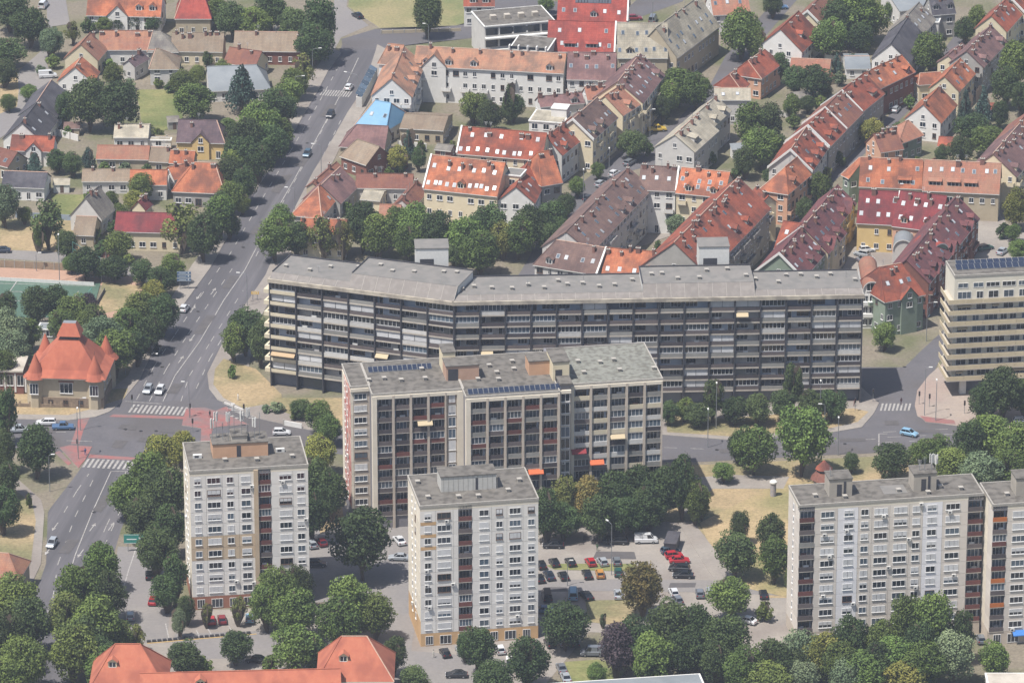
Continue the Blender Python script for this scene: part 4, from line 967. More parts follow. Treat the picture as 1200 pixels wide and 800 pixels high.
# upper left quarter
hh('orange roofed house with white dormer gable at the top edge', (98,-12,190,-10,190,19,106,20), 5, 42, 'orange', 'white', st=2, dorm=[(.7,.25),(.88,.25)], xg=[(.42,3.2,45)], ch=1)
hh('beige house with bright red hipped roof at the top edge', (214,-8,238,-8,248,22,204,23), 5, 40, 'brightred', 'tanw', st=1, hip='01', ch=0)
hh('long low house with weathered orange roof and bluish white yard wall', (108,36,186,36,178,59,124,59), 4.5, 36, 'oldorange', 'white', st=1, ch=2)
hh('low brown roofed row with arched yard openings', (193,38,262,39,262,61,208,61), 4, 36, 'tan', 'cream', st=1, ch=3)
hh('brown and orange gabled house left of the long orange roof', (94,52,107,37,125,59,117,71), 4.5, 42, 'oldorange', 'cream', st=1, ch=1)
hh('white gabled cottage with orange roof beside the lane', (86,81,97,64,124,87,104,94), 3.2, 40, 'orange', 'white', st=1, ch=1)
hh('tall grey hipped roof in the yard of the old houses', (176,36,187,36,210,61,172,62), 4, 48, 'grey', 'grey', st=1, hip='01', ch=0)
hh('beige grey hipped yard house with terrace', (176,57,186,57,210,81,174,82), 4.6, 40, 'tan', 'lgrey', st=2, hip='01', ch=1)
hh('small purple roofed yard house with pale walls', (158,66,172,58,172,72,150,83), 4, 38, 'purple', 'lgrey', st=1, ch=1)
hh('grey sheet metal roofed outbuilding beside the blue spruce', (247,78,300,76,318,106,240,106), 3.2, 30, 'metal', 'white', st=1, hip='1', ch=0)
hh('long brown roofed house with dark red front wall', (276,37,355,38,364,61,272,60), 4, 36, 'tan', 'brick', st=1, ch=1)
hh('small faded orange house behind the metal roof', (268,55,304,60,302,80,262,74), 3.4, 36, 'brownred', 'cream', st=1, ch=1)
hh('dark slate roofed house with white skylights beside the lane', (22,148,44,119,64,141,58,162), 4, 42, 'slate', 'white', st=1, sky=[(.5,3)], ch=1, dark=.9)
hh('dark slate roofed rear house touching the big garden trees', (44,118,58,97,86,108,66,139), 4, 38, 'slate', 'white', st=1, ch=0)
hh('red roofed house with small gables at the left edge', (10,158,66,160,62,177,14,178), 4.2, 42, 'red', 'white', st=1, xg=[(.55,2.4,45)], ch=1)
hh('low red roof with a white rooflight at the left edge', (-12,170,12,176,24,196,-10,196), 3.6, 36, 'brownred', 'tanw', st=1, sky=[(.4,2)], ch=0)
hh('flat grey roofed garden house with white posts', (141,146,176,146,173,162,126,161), 3.4, 16, 'beige', 'white', st=1, ch=1)
hh('yellow villa with purple brown roof and front gable', (215,140,254,141,264,168,200,167), 4.6, 42, 'purple', 'yellow', st=1, hip='1', xg=[(.5,2.6,46)], ch=1)
hh('long orange roofed cottage row behind the conifers', (113,170,175,171,175,187,113,187), 3.2, 34, 'salmon', 'tanw', st=1, ch=0)
hh('short grey and orange cottage joined to the row', (176,172,200,173,198,190,175,190), 3.2, 34, 'tan', 'tanw', st=1, ch=1)
hh('bright orange cottage at the end of the row', (199,176,226,177,230,192,198,192), 3.2, 34, 'orange', 'tanw', st=1, ch=1)
hh('large orange hipped corner house beside the boulevard trees', (228,190,252,191,264,226,200,226), 4, 42, 'orange', 'grey', st=1, hip='01', ch=2)
hh('narrow orange roofed house right of the row end', (205,194,226,190,222,206,198,214), 3.6, 38, 'orange', 'white', st=1, ch=1)
hh('low brown roofed house above the triangular yard', (96,198,152,198,152,213,96,213), 3.4, 34, 'tan', 'lgrey', st=1, ch=1)
hh('low orange house with long white yard wall', (152,199,196,199,196,217,152,217), 4.2, 34, 'orange', 'white', st=1, ch=0)
hh('white house with slate roof at the left edge', (4,200,54,202,54,221,2,219), 3.6, 30, 'slate', 'white', st=1, ch=0)
hh('old grey gabled house with brown right slope', (104,228,121,214,130,248,119,262), 3.8, 50, 'grey', 'lgrey', st=1, ch=1)
hh('low beige shed before the old grey gable', (90,253,114,254,110,276,84,276), 3.2, 32, 'tan', 'tanw', st=1, ch=0)
hh('small burgundy gable behind the burgundy house', (166,232,173,226,184,243,160,250), 4.4, 48, 'burgundy', 'cream', st=1, ch=1)
hh('cream house with long burgundy roof and tall windows', (137,248,212,250,214,274,133,271), 5, 36, 'burgundy', 'cream', st=1, ch=0, wsp=2.4)
hh('small pavilion with red roof behind the villa', (74,380,88,380,92,392,70,392), 2.4, 40, 'red', 'white', st=1, hip='01', ch=0)
hh('brown tiled house at the lower left edge', (-20,646,10,648,30,668,-14,690), 5, 36, 'oldorange', 'tanw', st=1, hip='1', ch=0)
# between boulevard and the long block
hh('long white building under a long orange roof', (470,53,664,63,662,83,500,82), 10, 40, 'peach', 'white', st=3, ch=3, xg=[(.14,3.6,46)], name='apartment_house')
hh('orange roofed corner end beside the road junction', (441,50,474,53,468,76,441,76), 10, 42, 'peach', 'white', st=3, hip='0', ch=1, name='apartment_house')
hh('wing with white gable end and orange roof beside the boulevard', (457,96,473,56,498,74,486,110), 9, 42, 'peach', 'white', st=3, ch=1, name='apartment_house', sky=[(.5,2)], par='')
hh('house with bright blue sheet roof by the boulevard', (437,117,470,123,459,150,408,151), 4, 38, 'blue', 'white', st=1, hip='01', ch=0, sky=[(.5,2)])
hh('grey brown hipped roof below the blue one', (418,146,457,148,448,177,398,170), 3.6, 38, 'mauve', 'tanw', st=1, hip='0', ch=0)
hh('beige tiled house with red brown wall by the boulevard', (410,160,445,172,441,190,385,187), 4, 38, 'tan', 'brick', st=1, hip='0', ch=0)
hh('small stone barn with a flat mossy roof', (474,133,525,136,520,154,468,150), 4, 14, 'tan', 'tanw', st=1, ch=0)
hh('low brown lean-to beside the stone barn', (512,168,531,170,530,177,508,176), 2.6, 20, 'grey', 'brick', st=1, ch=0)
hh('brownish mauve roof with right slope by the pavement', (377,216,399,195,417,217,404,240), 4, 40, 'mauve', 'grey', st=1, ch=1)
hh('brown tiled slope facing the boulevard', (366,214,394,190,400,196,380,222), 4, 36, 'brownred', 'tanw', st=1, ch=1)
hh('orange red gable house with slope windows by the boulevard', (373,219,378,213,391,236,379,256), 4.4, 44, 'orange', 'lgrey', st=1, ch=0, sky=[(.3,2)], hip='0')
hh('bright orange roofed house with two storey cream front', (350,255,404,257,408,276,352,275), 6.5, 38, 'orange', 'cream', st=2, ch=2)
hh('long low brown red roof behind the courtyard trees', (417,203,486,204,482,224,417,218), 4, 38, 'brownred', 'lgrey', st=1, ch=1)
hh('red brown gable slope with shaded right side', (466,238,500,200,500,236,480,240), 4, 40, 'brownred', 'lgrey', st=1, ch=1)
hh('small cream outbuilding behind the tree row', (424,222,448,224,448,236,424,234), 3, 14, 'beige', 'cream', st=1, ch=0)
hh('orange tiled shed among the tree row', (444,239,470,240,468,262,443,260), 3, 32, 'salmon', 'tanw', st=1, ch=0)
hh('red roofed apartment house with a double row of skylights', (540,148,640,156,638,186,534,183), 9, 44, 'red', 'cream', st=3, ch=2, sky=[(.75,5),(.2,10)], par='0', name='apartment_house')
hh('orange roofed apartment house with many skylights', (502,181,588,190,589,229,497,224), 7.5, 44, 'orange', 'cream', st=2, ch=3, sky=[(.68,6),(.22,11)], par='0', name='apartment_house')
hh('red roof with gable end above the street corner', (636,163,664,141,690,154,668,180), 8, 44, 'red', 'lgrey', st=2, ch=2, sky=[(.5,4)], name='apartment_house')
hh('orange hipped wing with white bargeboards at the corner', (622,180,634,178,666,208,641,223), 7, 46, 'orange', 'grey', st=2, ch=1, hip='0')
hh('white gable house with red skylit slope behind the trees', (603,221,618,192,640,206,632,236), 6, 40, 'red', 'white', st=2, ch=1, sky=[(.5,4)])
hh('dark brown roof with a row of windows by the street', (672,139,700,114,725,138,695,165), 9, 40, 'brown', 'cream', st=3, ch=1, sky=[(.35,7)], par='0', name='apartment_house', dark=.3)
hh('salmon corner roof between brown and mauve roofs', (712,110,726,101,750,119,733,139), 9, 40, 'salmon', 'cream', st=3, ch=2, name='apartment_house')
hh('long mauve roof running up the street', (722,98,750,63,785,88,752,118), 9.5, 38, 'mauve', 'cream', st=3, ch=5, sky=[(.3,7),(.6,3)], name='apartment_house')
hh('mauve roof with pale skylights above a white wall', (666,61,724,62,720,94,663,94), 9, 42, 'mauve', 'white', st=3, ch=2, sky=[(.5,4)], name='apartment_house')
hh('low mauve roof behind the white terraced flats', (633,113,688,108,680,122,630,126), 8, 34, 'mauve', 'white', st=2, ch=2)
hh('salmon roof wedge left of the mauve street row', (686,102,714,100,712,118,686,116), 9, 36, 'salmon', 'white', st=2, ch=2)
hh('bright red sheet roof with white dormers', (642,24,722,26,720,62,641,61), 8, 48, 'brightred', 'white', st=2, ch=0, sky=[(.68,3),(.25,6)], shed=[(.34,.16),(.66,.16)], par='1', name='apartment_house', dark=.9)
hh('red roof with a row of solar panels at the top', (652,-14,738,-12,734,26,655,24), 8, 46, 'brightred', 'white', st=2, ch=1, sky=[(.3,5),(.9,4)], solarp=12, par='1', name='apartment_house', dark=.9)
hh('beige mansard roof facing the viewer', (724,27,776,27,790,75,722,62), 8, 52, 'beige', 'tanw', st=2, ch=0, sky=[(.7,4),(.25,6)], name='apartment_house', dark=.1)
hh('beige mansard wing running up the far street', (776,27,816,-2,842,28,792,75), 8, 50, 'beige', 'tanw', st=2, ch=2, sky=[(.5,7),(.25,5)], name='apartment_house', dark=.3)
hh('orange red roof at the top edge behind the mansard', (826,-10,868,-12,882,8,846,26), 6, 40, 'salmon', 'white', st=2, ch=0, sky=[(.5,3)])
hh('small red roof with white wall at the upper junction', (544,-8,582,-8,578,8,542,8), 6, 38, 'red', 'white', st=2, ch=0, dorm=[(.3,.3),(.7,.3)])
# middle right
hh('white gable ended house with grey beige roof', (789,159,821,131,843,155,815,177), 8, 36, 'beige', 'lgrey', st=2, ch=2, shed=[(.3,.3)], name='apartment_house')
hh('grey beige roof behind the white gable', (815,135,838,114,856,128,843,147), 8, 38, 'beige', 'lgrey', st=2, ch=1, name='apartment_house')
hh('flat beige roof with two skylights beside the red hips', (838,103,882,103,878,118,836,117), 7, 22, 'beige', 'lgrey', st=2, ch=0, sky=[(.5,2)], dark=.9)
hh('red hipped house at the bend of the middle street', (850,91,870,77,886,100,862,105), 6, 40, 'red', 'cream', st=2, hip='01', ch=2)
hh('red hipped house with pink walls above the street', (876,72,897,57,917,75,893,93), 6, 40, 'red', 'salmonw', st=2, hip='01', ch=2)
hh('red roofed house with tall white gable', (915,33,937,12,963,41,939,62), 5.5, 42, 'red', 'white', st=2, ch=1, dorm=[(.4,.35)], par='')
hh('cream gabled house half hidden behind the red one', (949,10,966,-8,984,8,966,36), 6, 42, 'brownred', 'cream', st=2, ch=1, par='0')
hh('slate roofed house with lilac white gable', (1046,48,1063,22,1083,42,1069,77), 6, 42, 'slate', 'white', st=2, ch=0)
hh('dark grey brown roof with skylights behind the slate one', (1060,22,1076,4,1098,22,1082,43), 6, 42, 'grey', 'white', st=2, ch=1, sky=[(.5,4)], dark=.8)
hh('pale metal roofed building at the top edge', (1050,-4,1084,-8,1086,10,1047,14), 5, 18, 'metal', 'lgrey', st=1, ch=0)
hh('dark roof with grey sheet dormers near the top', (1092,-4,1118,-6,1119,17,1088,18), 7, 44, 'slate', 'grey', st=2, ch=1, dorm=[(.2,.3),(.8,.3)])
hh('orange roofed top house of the stepped terrace', (1012,86,1052,67,1070,80,1041,106), 8, 40, 'orange', 'brick', st=2, ch=3, sky=[(.4,3)], group=None)
hh('terrace house with glazed roof cut below the orange one', (986,107,1010,88,1040,107,1013,131), 8, 40, 'red', 'grey', st=2, ch=2, par='0', shed=[(.7,.2)])
hh('red terrace house with white skylights and coping', (967,126,986,107,1012,132,993,152), 8, 40, 'brownred', 'grey', st=2, ch=2, par='0', sky=[(.5,3)])
hh('red terrace house with stacked small dormers', (946,148,968,126,992,152,974,172), 8, 40, 'red', 'grey', st=2, ch=2, par='0', dorm=[(.3,.2),(.65,.2)])
hh('pale gabled end house of the stepped terrace', (926,176,944,150,972,172,953,201), 8, 42, 'red', 'lgrey', st=3, ch=2, par='01', sky=[(.5,2)])
hh('orange roofed house at the foot of the terrace street', (920,196,932,186,950,202,928,229), 8.5, 46, 'orange', 'salmonw', st=3, hip='0', ch=1, dorm=[(.4,.2)])
hh('bright orange cream gabled house in the right hand row', (1106,90,1126,68,1144,87,1125,107), 6.5, 42, 'orange', 'cream', st=2, ch=1, sky=[(.4,3)])
hh('small orange hipped annex of the cream gable', (1078,86,1104,84,1106,99,1075,99), 5, 36, 'orange', 'cream', st=1, ch=0, hip='0')
hh('white gabled house with plain orange roof', (1082,122,1100,102,1122,122,1105,145), 5.5, 42, 'orange', 'white', st=2, ch=1)
hh('long mauve terrace at the upper right', (1131,61,1162,29,1181,50,1155,78), 8, 40, 'mauve', 'grey', st=3, ch=4, name='apartment_house')
hh('cream gabled house with red roof near the top right', (1161,19,1178,0,1202,15,1180,37), 7, 42, 'red', 'cream', st=2, ch=2, sky=[(.5,3)])
hh('red roof cut by the top right corner', (1184,2,1200,-14,1222,0,1206,16), 7, 42, 'red', 'cream', st=2, ch=1, par='0')
hh('mauve roofed house left of the long mauve terrace', (1112,64,1128,50,1140,62,1124,78), 6, 36, 'mauve', 'cream', st=2, ch=1)
hh('salmon hipped house before the white gable', (1062,142,1070,139,1088,160,1047,169), 5.5, 40, 'salmon', 'green', st=2, hip='01', ch=2)
hh('red roofed house with chimneys beside the round tree', (1030,156,1056,152,1058,178,1022,178), 5.5, 40, 'brownred', 'salmonw', st=2, ch=3)
hh('small pink roofed shed in the white gable garden', (1100,160,1118,161,1116,172,1098,172), 2.6, 20, 'red', 'white', st=1, ch=0)
hh('small red roofed garage among the conifers', (1160,121,1177,121,1176,129,1158,129), 2.6, 20, 'red', 'white', st=1, ch=0)
hh('low brown shed roof beside the palm shaped shrub', (926,68,974,70,972,86,926,84), 3, 20, 'salmon', 'white', st=1, ch=0)
hh('white flat roofed sheds under the slate house', (992,66,1022,66,1018,82,988,80), 3, 12, 'metal', 'white', st=1, ch=0)
hh('orange roofed row with white dormer above the burgundy roofs', (1004,184,1082,187,1080,225,1011,216), 7.5, 44, 'orange', 'cream', st=2, ch=2, sky=[(.65,3),(.22,4)], shed=[(.72,.16)], par='', name='apartment_house')
hh('orange hipped end of the row with glazed veranda', (990,176,1006,184,1010,211,976,207), 7, 44, 'orange', 'green', st=2, hip='0', ch=0, sky=[(.4,1)])
hh('salmon roofed row with shed dormers', (1083,187,1168,191,1177,227,1080,225), 7.5, 44, 'salmon', 'tanw', st=2, ch=1, sky=[(.7,7)], shed=[(.16,.2),(.4,.2),(.62,.2)], name='apartment_house')
hh('brown red terrace with chimneys at the right edge', (1162,182,1192,148,1224,168,1196,206), 8, 40, 'mauve', 'cream', st=3, ch=4, sky=[(.5,3)], name='apartment_house')
hh('red terrace piece beside the right edge', (1189,150,1206,130,1230,150,1222,168), 8, 40, 'brownred', 'cream', st=3, ch=2, name='apartment_house')
hh('brown roofed courtyard wing with roof lights', (655,280,738,195,763,222,703,288), 11, 36, 'brown', 'lgrey', st=4, ch=4, sky=[(.25,9),(.55,5),(.8,4)], name='apartment_house', dark=.2)
hh('brown roofed front wing of the courtyard block', (652,281,709,290,702,321,622,312), 9, 40, 'brown', 'lgrey', st=3, ch=1, hip='0', sky=[(.45,5)], par='1', name='apartment_house', dark=.7)
hh('bright orange front wing behind the long block', (711,290,782,296,774,326,704,321), 9, 42, 'orange', 'cream', st=3, ch=3, sky=[(.2,5)], name='apartment_house', dark=.8)
hh('brown roofed rear wing of the courtyard block', (737,193,797,196,790,226,762,222), 11.5, 38, 'brown', 'white', st=4, ch=2, sky=[(.5,3)], par='1', name='apartment_house', dark=.8)
hh('orange roofed rear wing of the courtyard block', (799,196,868,203,836,231,791,226), 11.5, 40, 'orange', 'cream', st=4, ch=2, sky=[(.55,4),(.3,4)], name='apartment_house', dark=.1)
hh('long red roof with many vents running up the street', (780,294,868,205,903,247,838,312), 11, 40, 'red', 'grey', st=4, ch=9, sky=[(.4,5),(.7,4)], dorm=[(.55,.2),(.7,.15)], shed=[(.25,.2)], name='apartment_house')
hh('red roof end with white gable strip', (866,206,896,226,905,242,884,246), 10, 40, 'red', 'cream', st=3, ch=1, name='apartment_house')
hh('burgundy roof with skylights over the yellow house', (1002,222,1060,225,1045,266,1009,260), 7.5, 44, 'burgundy', 'yellow', st=2, ch=1, sky=[(.7,3),(.28,3)], par='1', name='apartment_house', dark=.9)
hh('burgundy roof with skylights over the orange house', (1053,223,1120,231,1090,270,1046,266), 7.5, 44, 'burgundy', 'salmonw', st=2, ch=3, sky=[(.66,4),(.28,4)], name='apartment_house', dark=.85)
hh('maroon rear left wing of the burgundy yard', (958,246,983,215,1004,240,978,271), 8, 42, 'maroon', 'yellow', st=3, ch=3, sky=[(.6,2)], par='0', xg=[(.75,2.6,42)], name='apartment_house')
hh('maroon middle left wing of the burgundy yard', (938,268,958,246,996,268,975,295), 8, 42, 'maroon', 'cream', st=3, ch=2, sky=[(.5,4)], xg=[(.35,3.0,42)], name='apartment_house', dark=.3)
hh('maroon front left wing beside the long roof', (905,306,938,268,972,292,950,318), 8, 42, 'maroon', 'green', st=3, ch=3, sky=[(.4,5)], par='01', name='apartment_house', dark=.3)
hh('plain red roof tucked behind the maroon wing', (914,258,940,262,930,294,910,292), 7, 40, 'red', 'cream', st=2, ch=0, sky=[(.6,2)])
hh('long maroon right wing with cross gables', (1058,309,1120,231,1150,254,1094,328), 9, 42, 'maroon', 'brick', st=3, ch=6, sky=[(.3,7),(.6,6)], xg=[(.5,3.2,40),(.85,2.4,40),(.2,2.4,40)], name='apartment_house', dark=.4)
hh('red corner roof with grey green walls before the maroon wing', (1024,314,1056,308,1086,346,1036,354), 9, 42, 'red', 'green', st=3, hip='01', ch=3, sky=[(.5,3)], xg=[(.6,2.6,48)], name='apartment_house')
hh('red roof beyond the arched facade', (885,345,905,320,925,335,900,350), 8, 40, 'red', 'grey', st=2, ch=1)
# school at the bottom edge
hh('orange hipped school pavilion at the lower left', (135,754,164,754,196,808,103,809), 7, 45, 'school', 'cream', st=2, hip='01', ch=0, dorm=[(.3,.5)], name='school_pavilion', cat='building')
hh('orange hipped school pavilion at the bottom centre', (400,745,430,745,462,798,370,799), 7, 45, 'school', 'cream', st=2, hip='01', ch=0, dorm=[(.35,.45)], name='school_pavilion', cat='building')
hh('long low orange school roof between the two pavilions', (178,788,388,783,412,826,150,832), 5, 38, 'school', 'cream', st=1, ch=0, dorm=[(.3,.6)], name='school_wing', cat='building')
trees('in the far upper left corner', [(12,-10,50,12,'d'),(34,8,46,12,'d'),(6,44,50,9,'d'),(60,32,30,9,'g'),(85,25,24,7,'o'),(6,70,34,8,'d')], 'trees in the upper left corner')
trees('beside the light side road', [(34,98,24,5,'m')])
trees('hedging the orange roofed house', [(104,20,20,4.5,'d'),(122,20,22,5,'m'),(140,17,22,5,'d'),(160,12,26,6,'d'),(178,16,24,5.5,'d')])
trees('in the belt at the boulevard top', [(272,2,44,11,'d'),(298,8,42,10,'m'),(318,-8,44,12,'d'),(345,10,44,12,'d'),(374,0,42,17,'d','o'),(368,28,50,12,'d')])
trees('behind the old brown roofs', [(255,-2,30,9,'m'),(283,76,42,14,'c'),(262,70,22,6,'m'),(230,57,11,4.5,'d'),(243,60,13,4.5,'d')])
trees('along the upper west boulevard side', [(354,62,38,11,'o'),(337,92,40,10,'m'),(324,104,50,12,'d'),(305,120,52,14,'m'),(288,138,48,13,'d'),(332,138,30,9,'m'),(318,146,44,11,'d'),(283,160,42,12,'d'),(303,168,40,11,'d')])
trees('beside the shadowed lane', [(268,184,36,11,'d'),(286,196,32,10,'d'),(272,212,30,9,'m'),(284,226,22,6,'m')])
trees('in the big back garden', [(104,92,48,15,'d'),(138,96,56,15,'d'),(76,108,28,10,'d'),(133,74,28,7,'m')])
trees('round the overgrown lawn', [(226,97,52,11,'m'),(214,82,34,7,'m'),(232,76,22,6,'m'),(268,138,24,6,'m')])
trees('before the row of orange cottages', [(40,178,22,6,'c'),(66,174,26,7,'d'),(85,178,24,7,'d'),(103,172,20,6,'c')])
trees('near the white slate house', [(5,215,38,12,'g'),(56,232,40,14,'d','s'),(46,262,14,8,'m'),(78,270,30,8,'d')])
trees('between the burgundy and orange houses', [(165,203,32,8,'m'),(158,222,30,6,'y'),(130,224,22,6,'m'),(140,238,24,5,'m'),(138,270,38,8,'m')])
trees('before the burgundy roofed villa', [(212,235,52,14,'o','s'),(238,250,42,13,'d'),(258,228,44,12,'m'),(270,250,26,7,'d')])
trees('along the wall above the pitch', [(100,288,40,9,'d'),(84,298,24,5,'m'),(133,298,40,7,'d'),(166,304,32,7,'d'),(202,297,32,8,'m'),(188,312,36,8,'d'),(118,304,26,5,'m')])
trees('in the grove beside the turf pitch', [(8,342,26,8,'d'),(42,334,38,11,'d'),(65,333,38,10,'d'),(86,345,42,10,'m'),(103,343,26,6,'p'),(108,358,42,9,'m'),(180,328,30,7,'y'),(166,342,50,11,'m'),(190,344,42,11,'d'),(150,360,44,11,'m'),(120,370,50,11,'g'),(72,362,38,8,'m'),(175,368,36,10,'d')], 'trees round the pitch')
trees('behind the turreted red villa', [(10,362,48,13,'g'),(16,388,46,11,'g'),(4,410,38,10,'m'),(136,386,52,12,'m'),(105,378,34,8,'g'),(32,372,36,9,'m'),(160,388,32,9,'d')])
trees('on the west corner of the crossing', [(6,456,26,14,'d'),(42,497,50,13,'d'),(4,502,32,11,'d'),(8,540,34,9,'d'),(4,568,40,12,'d'),(34,578,8,3.6,'m')])
trees('on the lower left bank', [(18,672,60,13,'m'),(34,700,50,13,'d'),(6,716,50,15,'d'),(28,745,56,13,'m'),(4,770,60,12,'m'),(18,776,36,9,'m')])
trees('between boulevard and access road', [(118,633,46,12,'m'),(92,660,54,14,'m'),(128,668,46,12,'d'),(78,693,48,13,'o','b'),(112,698,62,15,'m'),(86,732,62,13,'m'),(140,726,38,9,'m'),(118,745,50,10,'d'),(158,730,26,7,'o')])
trees('west of the antenna tower', [(190,508,46,12,'y'),(214,504,34,9,'y'),(174,528,56,14,'m'),(148,555,48,11,'m'),(194,546,50,14,'d'),(166,580,50,11,'d'),(198,590,40,13,'d'),(184,617,50,12,'d'),(204,650,30,12,'d'),(194,672,36,9,'d')])
trees('before the antenna tower', [(218,697,26,7,'d'),(242,706,14,6,'o'),(210,712,18,7,'g'),(280,698,22,7,'o'),(216,750,44,8,'d'),(277,737,42,8,'d'),(238,768,24,4,'m')])
trees('between the two front towers', [(326,664,50,13,'m'),(350,662,34,11,'d'),(312,684,46,11,'m'),(346,690,56,12,'m'),(410,674,58,14,'m'),(396,698,58,12,'m'),(440,694,48,11,'m'),(345,732,60,11,'m'),(318,768,24,4,'m'),(366,742,36,9,'d')])
trees('standing alone behind the dark driveway', [(424,594,74,17,'d','b')])
trees('beside the right orange pavilion', [(462,745,32,9,'d'),(485,780,40,6,'d')])
trees('between antenna tower and tall slab', [(352,467,26,5,'d'),(374,470,38,8,'m'),(386,484,32,8,'m'),(374,508,40,10,'y'),(368,534,46,14,'d'),(388,552,40,12,'d'),(366,572,44,13,'d')])
trees('on the dry corner lawn', [(272,427,12,3.6,'m'),(325,470,20,2.5,'g'),(312,474,12,2,'g'),(346,480,14,2.5,'m')])
trees('at the left end of the long block', [(288,362,50,12,'d'),(274,378,36,10,'m'),(306,376,32,12,'d')])
trees('beside the bare kerb of the boulevard', [(330,240,34,8,'m'),(322,254,46,12,'m'),(346,260,36,10,'d')])
trees('behind the left wing', [(378,252,36,12,'o','s'),(402,258,26,11,'o'),(425,236,42,14,'d'),(442,250,44,12,'m'),(466,243,40,10,'m'),(490,239,50,12,'m'),(512,248,44,12,'d'),(478,262,40,10,'m'),(545,254,48,12,'m'),(571,240,46,13,'d'),(562,270,50,12,'m'),(588,260,36,10,'o','b'),(532,286,30,6,'d')], 'trees behind the left wing of the long block')
trees('beside the brown courtyard block', [(620,240,50,12,'d'),(646,235,44,11,'d'),(608,256,42,11,'m'),(656,252,30,8,'d')])
trees('before the white terraced flats', [(556,108,34,9,'m'),(574,118,32,9,'d'),(596,97,22,12,'d','c'),(602,110,26,8,'d')])
trees('by the small stone barn', [(466,171,28,7,'y'),(479,150,18,9,'c'),(491,172,18,7,'d')])
trees('on the meadow', [(502,-10,36,14,'d')])
trees('along the shaded middle street', [(742,153,36,8,'d'),(796,80,50,11,'m'),(816,84,40,11,'m'),(784,95,32,10,'m'),(776,112,24,8,'d')])
trees('behind the beige mansard block', [(868,10,54,15,'m'),(888,34,30,10,'m')])
trees('between the red hipped houses', [(913,62,26,9,'d'),(932,76,32,9,'d'),(955,76,42,10,'d'),(928,110,24,7,'m')])
trees('beside the grey gabled row', [(882,120,46,14,'m'),(900,122,42,13,'d'),(892,148,46,12,'m'),(872,172,28,9,'d'),(908,156,34,9,'d')])
trees('behind the white gabled red house', [(1002,-12,60,16,'m'),(982,0,50,14,'d'),(1022,2,44,12,'m'),(1008,26,36,9,'d'),(972,22,44,12,'m'),(1014,44,16,5,'m'),(981,62,16,6,'c')])
trees('beside the slate roofed houses', [(1090,38,40,13,'m')])
trees('rounded and alone in the terrace street', [(1021,139,32,7,'y')])
trees('at the right picture edge', [(1192,48,40,15,'m'),(1178,78,36,12,'d'),(1198,96,30,10,'d'),(1191,222,34,11,'y'),(1194,280,28,6,'m')])
trees('in the garden of the white gable', [(1132,103,24,12,'c'),(1152,100,26,13,'c'),(1140,132,44,9,'d'),(1158,146,46,9,'m'),(1126,160,34,8,'d'),(1172,118,26,8,'d'),(1104,170,20,5,'d')])
trees('squeezed behind the burgundy roofs', [(960,203,32,9,'m'),(943,230,24,8,'d')])
trees('inside the long courtyard', [(792,250,24,6,'g'),(772,282,12,3.5,'m')])
trees('before the arched white facade', [(1036,378,34,7,'m')])
trees('before the balconied right block', [(1176,430,60,13,'d'),(1152,448,38,10,'d'),(1200,444,30,10,'m')])
trees('south of the cross street', [(1160,484,60,11,'m'),(1136,492,46,11,'d'),(1192,494,56,13,'m'),(1100,510,40,8,'m'),(1045,519,50,9,'d'),(1082,514,40,8,'m'),(1116,524,50,9,'m'),(1150,530,54,11,'g'),(1184,526,50,11,'m')])
trees('along the pavement before the long block', [(785,470,26,6,'d'),(818,472,38,5.5,'d'),(836,444,24,11,'d'),(861,464,34,7,'d'),(888,460,36,8,'d'),(930,427,24,12,'d'),(918,456,36,8,'d'),(950,455,32,9,'d'),(975,456,36,8,'d'),(803,466,24,6,'m')])
trees('beside the road in the small park', [(884,498,50,12,'m'),(940,475,64,17,'m','b'),(848,541,28,5,'m'),(998,530,22,5,'d'),(865,505,28,8,'d')])
trees('on the dry park lawn', [(868,598,24,8,'d'),(862,622,52,11,'d'),(904,600,36,11,'d'),(908,628,40,11,'m'),(822,570,26,8,'d'),(926,664,16,6,'m')])
trees('in the shaded belt before the tall slab', [(640,572,42,13,'d'),(662,556,38,12,'o','b'),(690,557,40,12,'a','b'),(720,552,50,14,'d'),(746,544,50,14,'d'),(776,546,44,13,'d'),(800,533,42,16,'d','b'),(815,562,32,11,'m'),(702,580,46,11,'d'),(760,566,50,12,'d'),(660,588,44,9,'d'),(733,580,50,10,'d')])
trees('with brown leaves in the car park', [(752,657,54,13,'a','b')])
trees('beside the access road bend', [(855,674,54,10,'m'),(896,704,22,4.5,'m'),(707,718,8,3.6,'g')])
trees('in the dense grove below the car park', [(786,703,60,14,'d'),(746,722,56,13,'d'),(816,708,52,14,'d'),(724,728,50,13,'p'),(848,720,60,13,'d'),(764,742,56,12,'m'),(800,738,56,11,'d'),(700,776,26,5,'m')])
trees('beside the light tower parking', [(662,704,60,11,'d'),(618,745,52,12,'d'),(560,733,42,11,'d'),(578,772,52,9,'d'),(545,740,24,7,'d')])
trees('in the lower right wood', [(872,758,52,11,'m'),(905,748,54,12,'d'),(942,738,52,11,'g'),(900,774,60,9,'m'),(962,742,50,11,'y'),(984,752,52,11,'m'),(996,722,48,12,'d'),(1034,726,46,12,'m'),(1064,698,50,14,'m'),(1094,694,56,16,'m'),(1048,745,60,11,'m'),(1012,762,60,10,'m')])
trees('before the right hand slab', [(1082,752,60,11,'m'),(1118,740,56,12,'g'),(1165,750,38,9,'m'),(940,774,50,8,'g'),(1128,716,30,12,'d'),(1060,772,60,8,'y')])

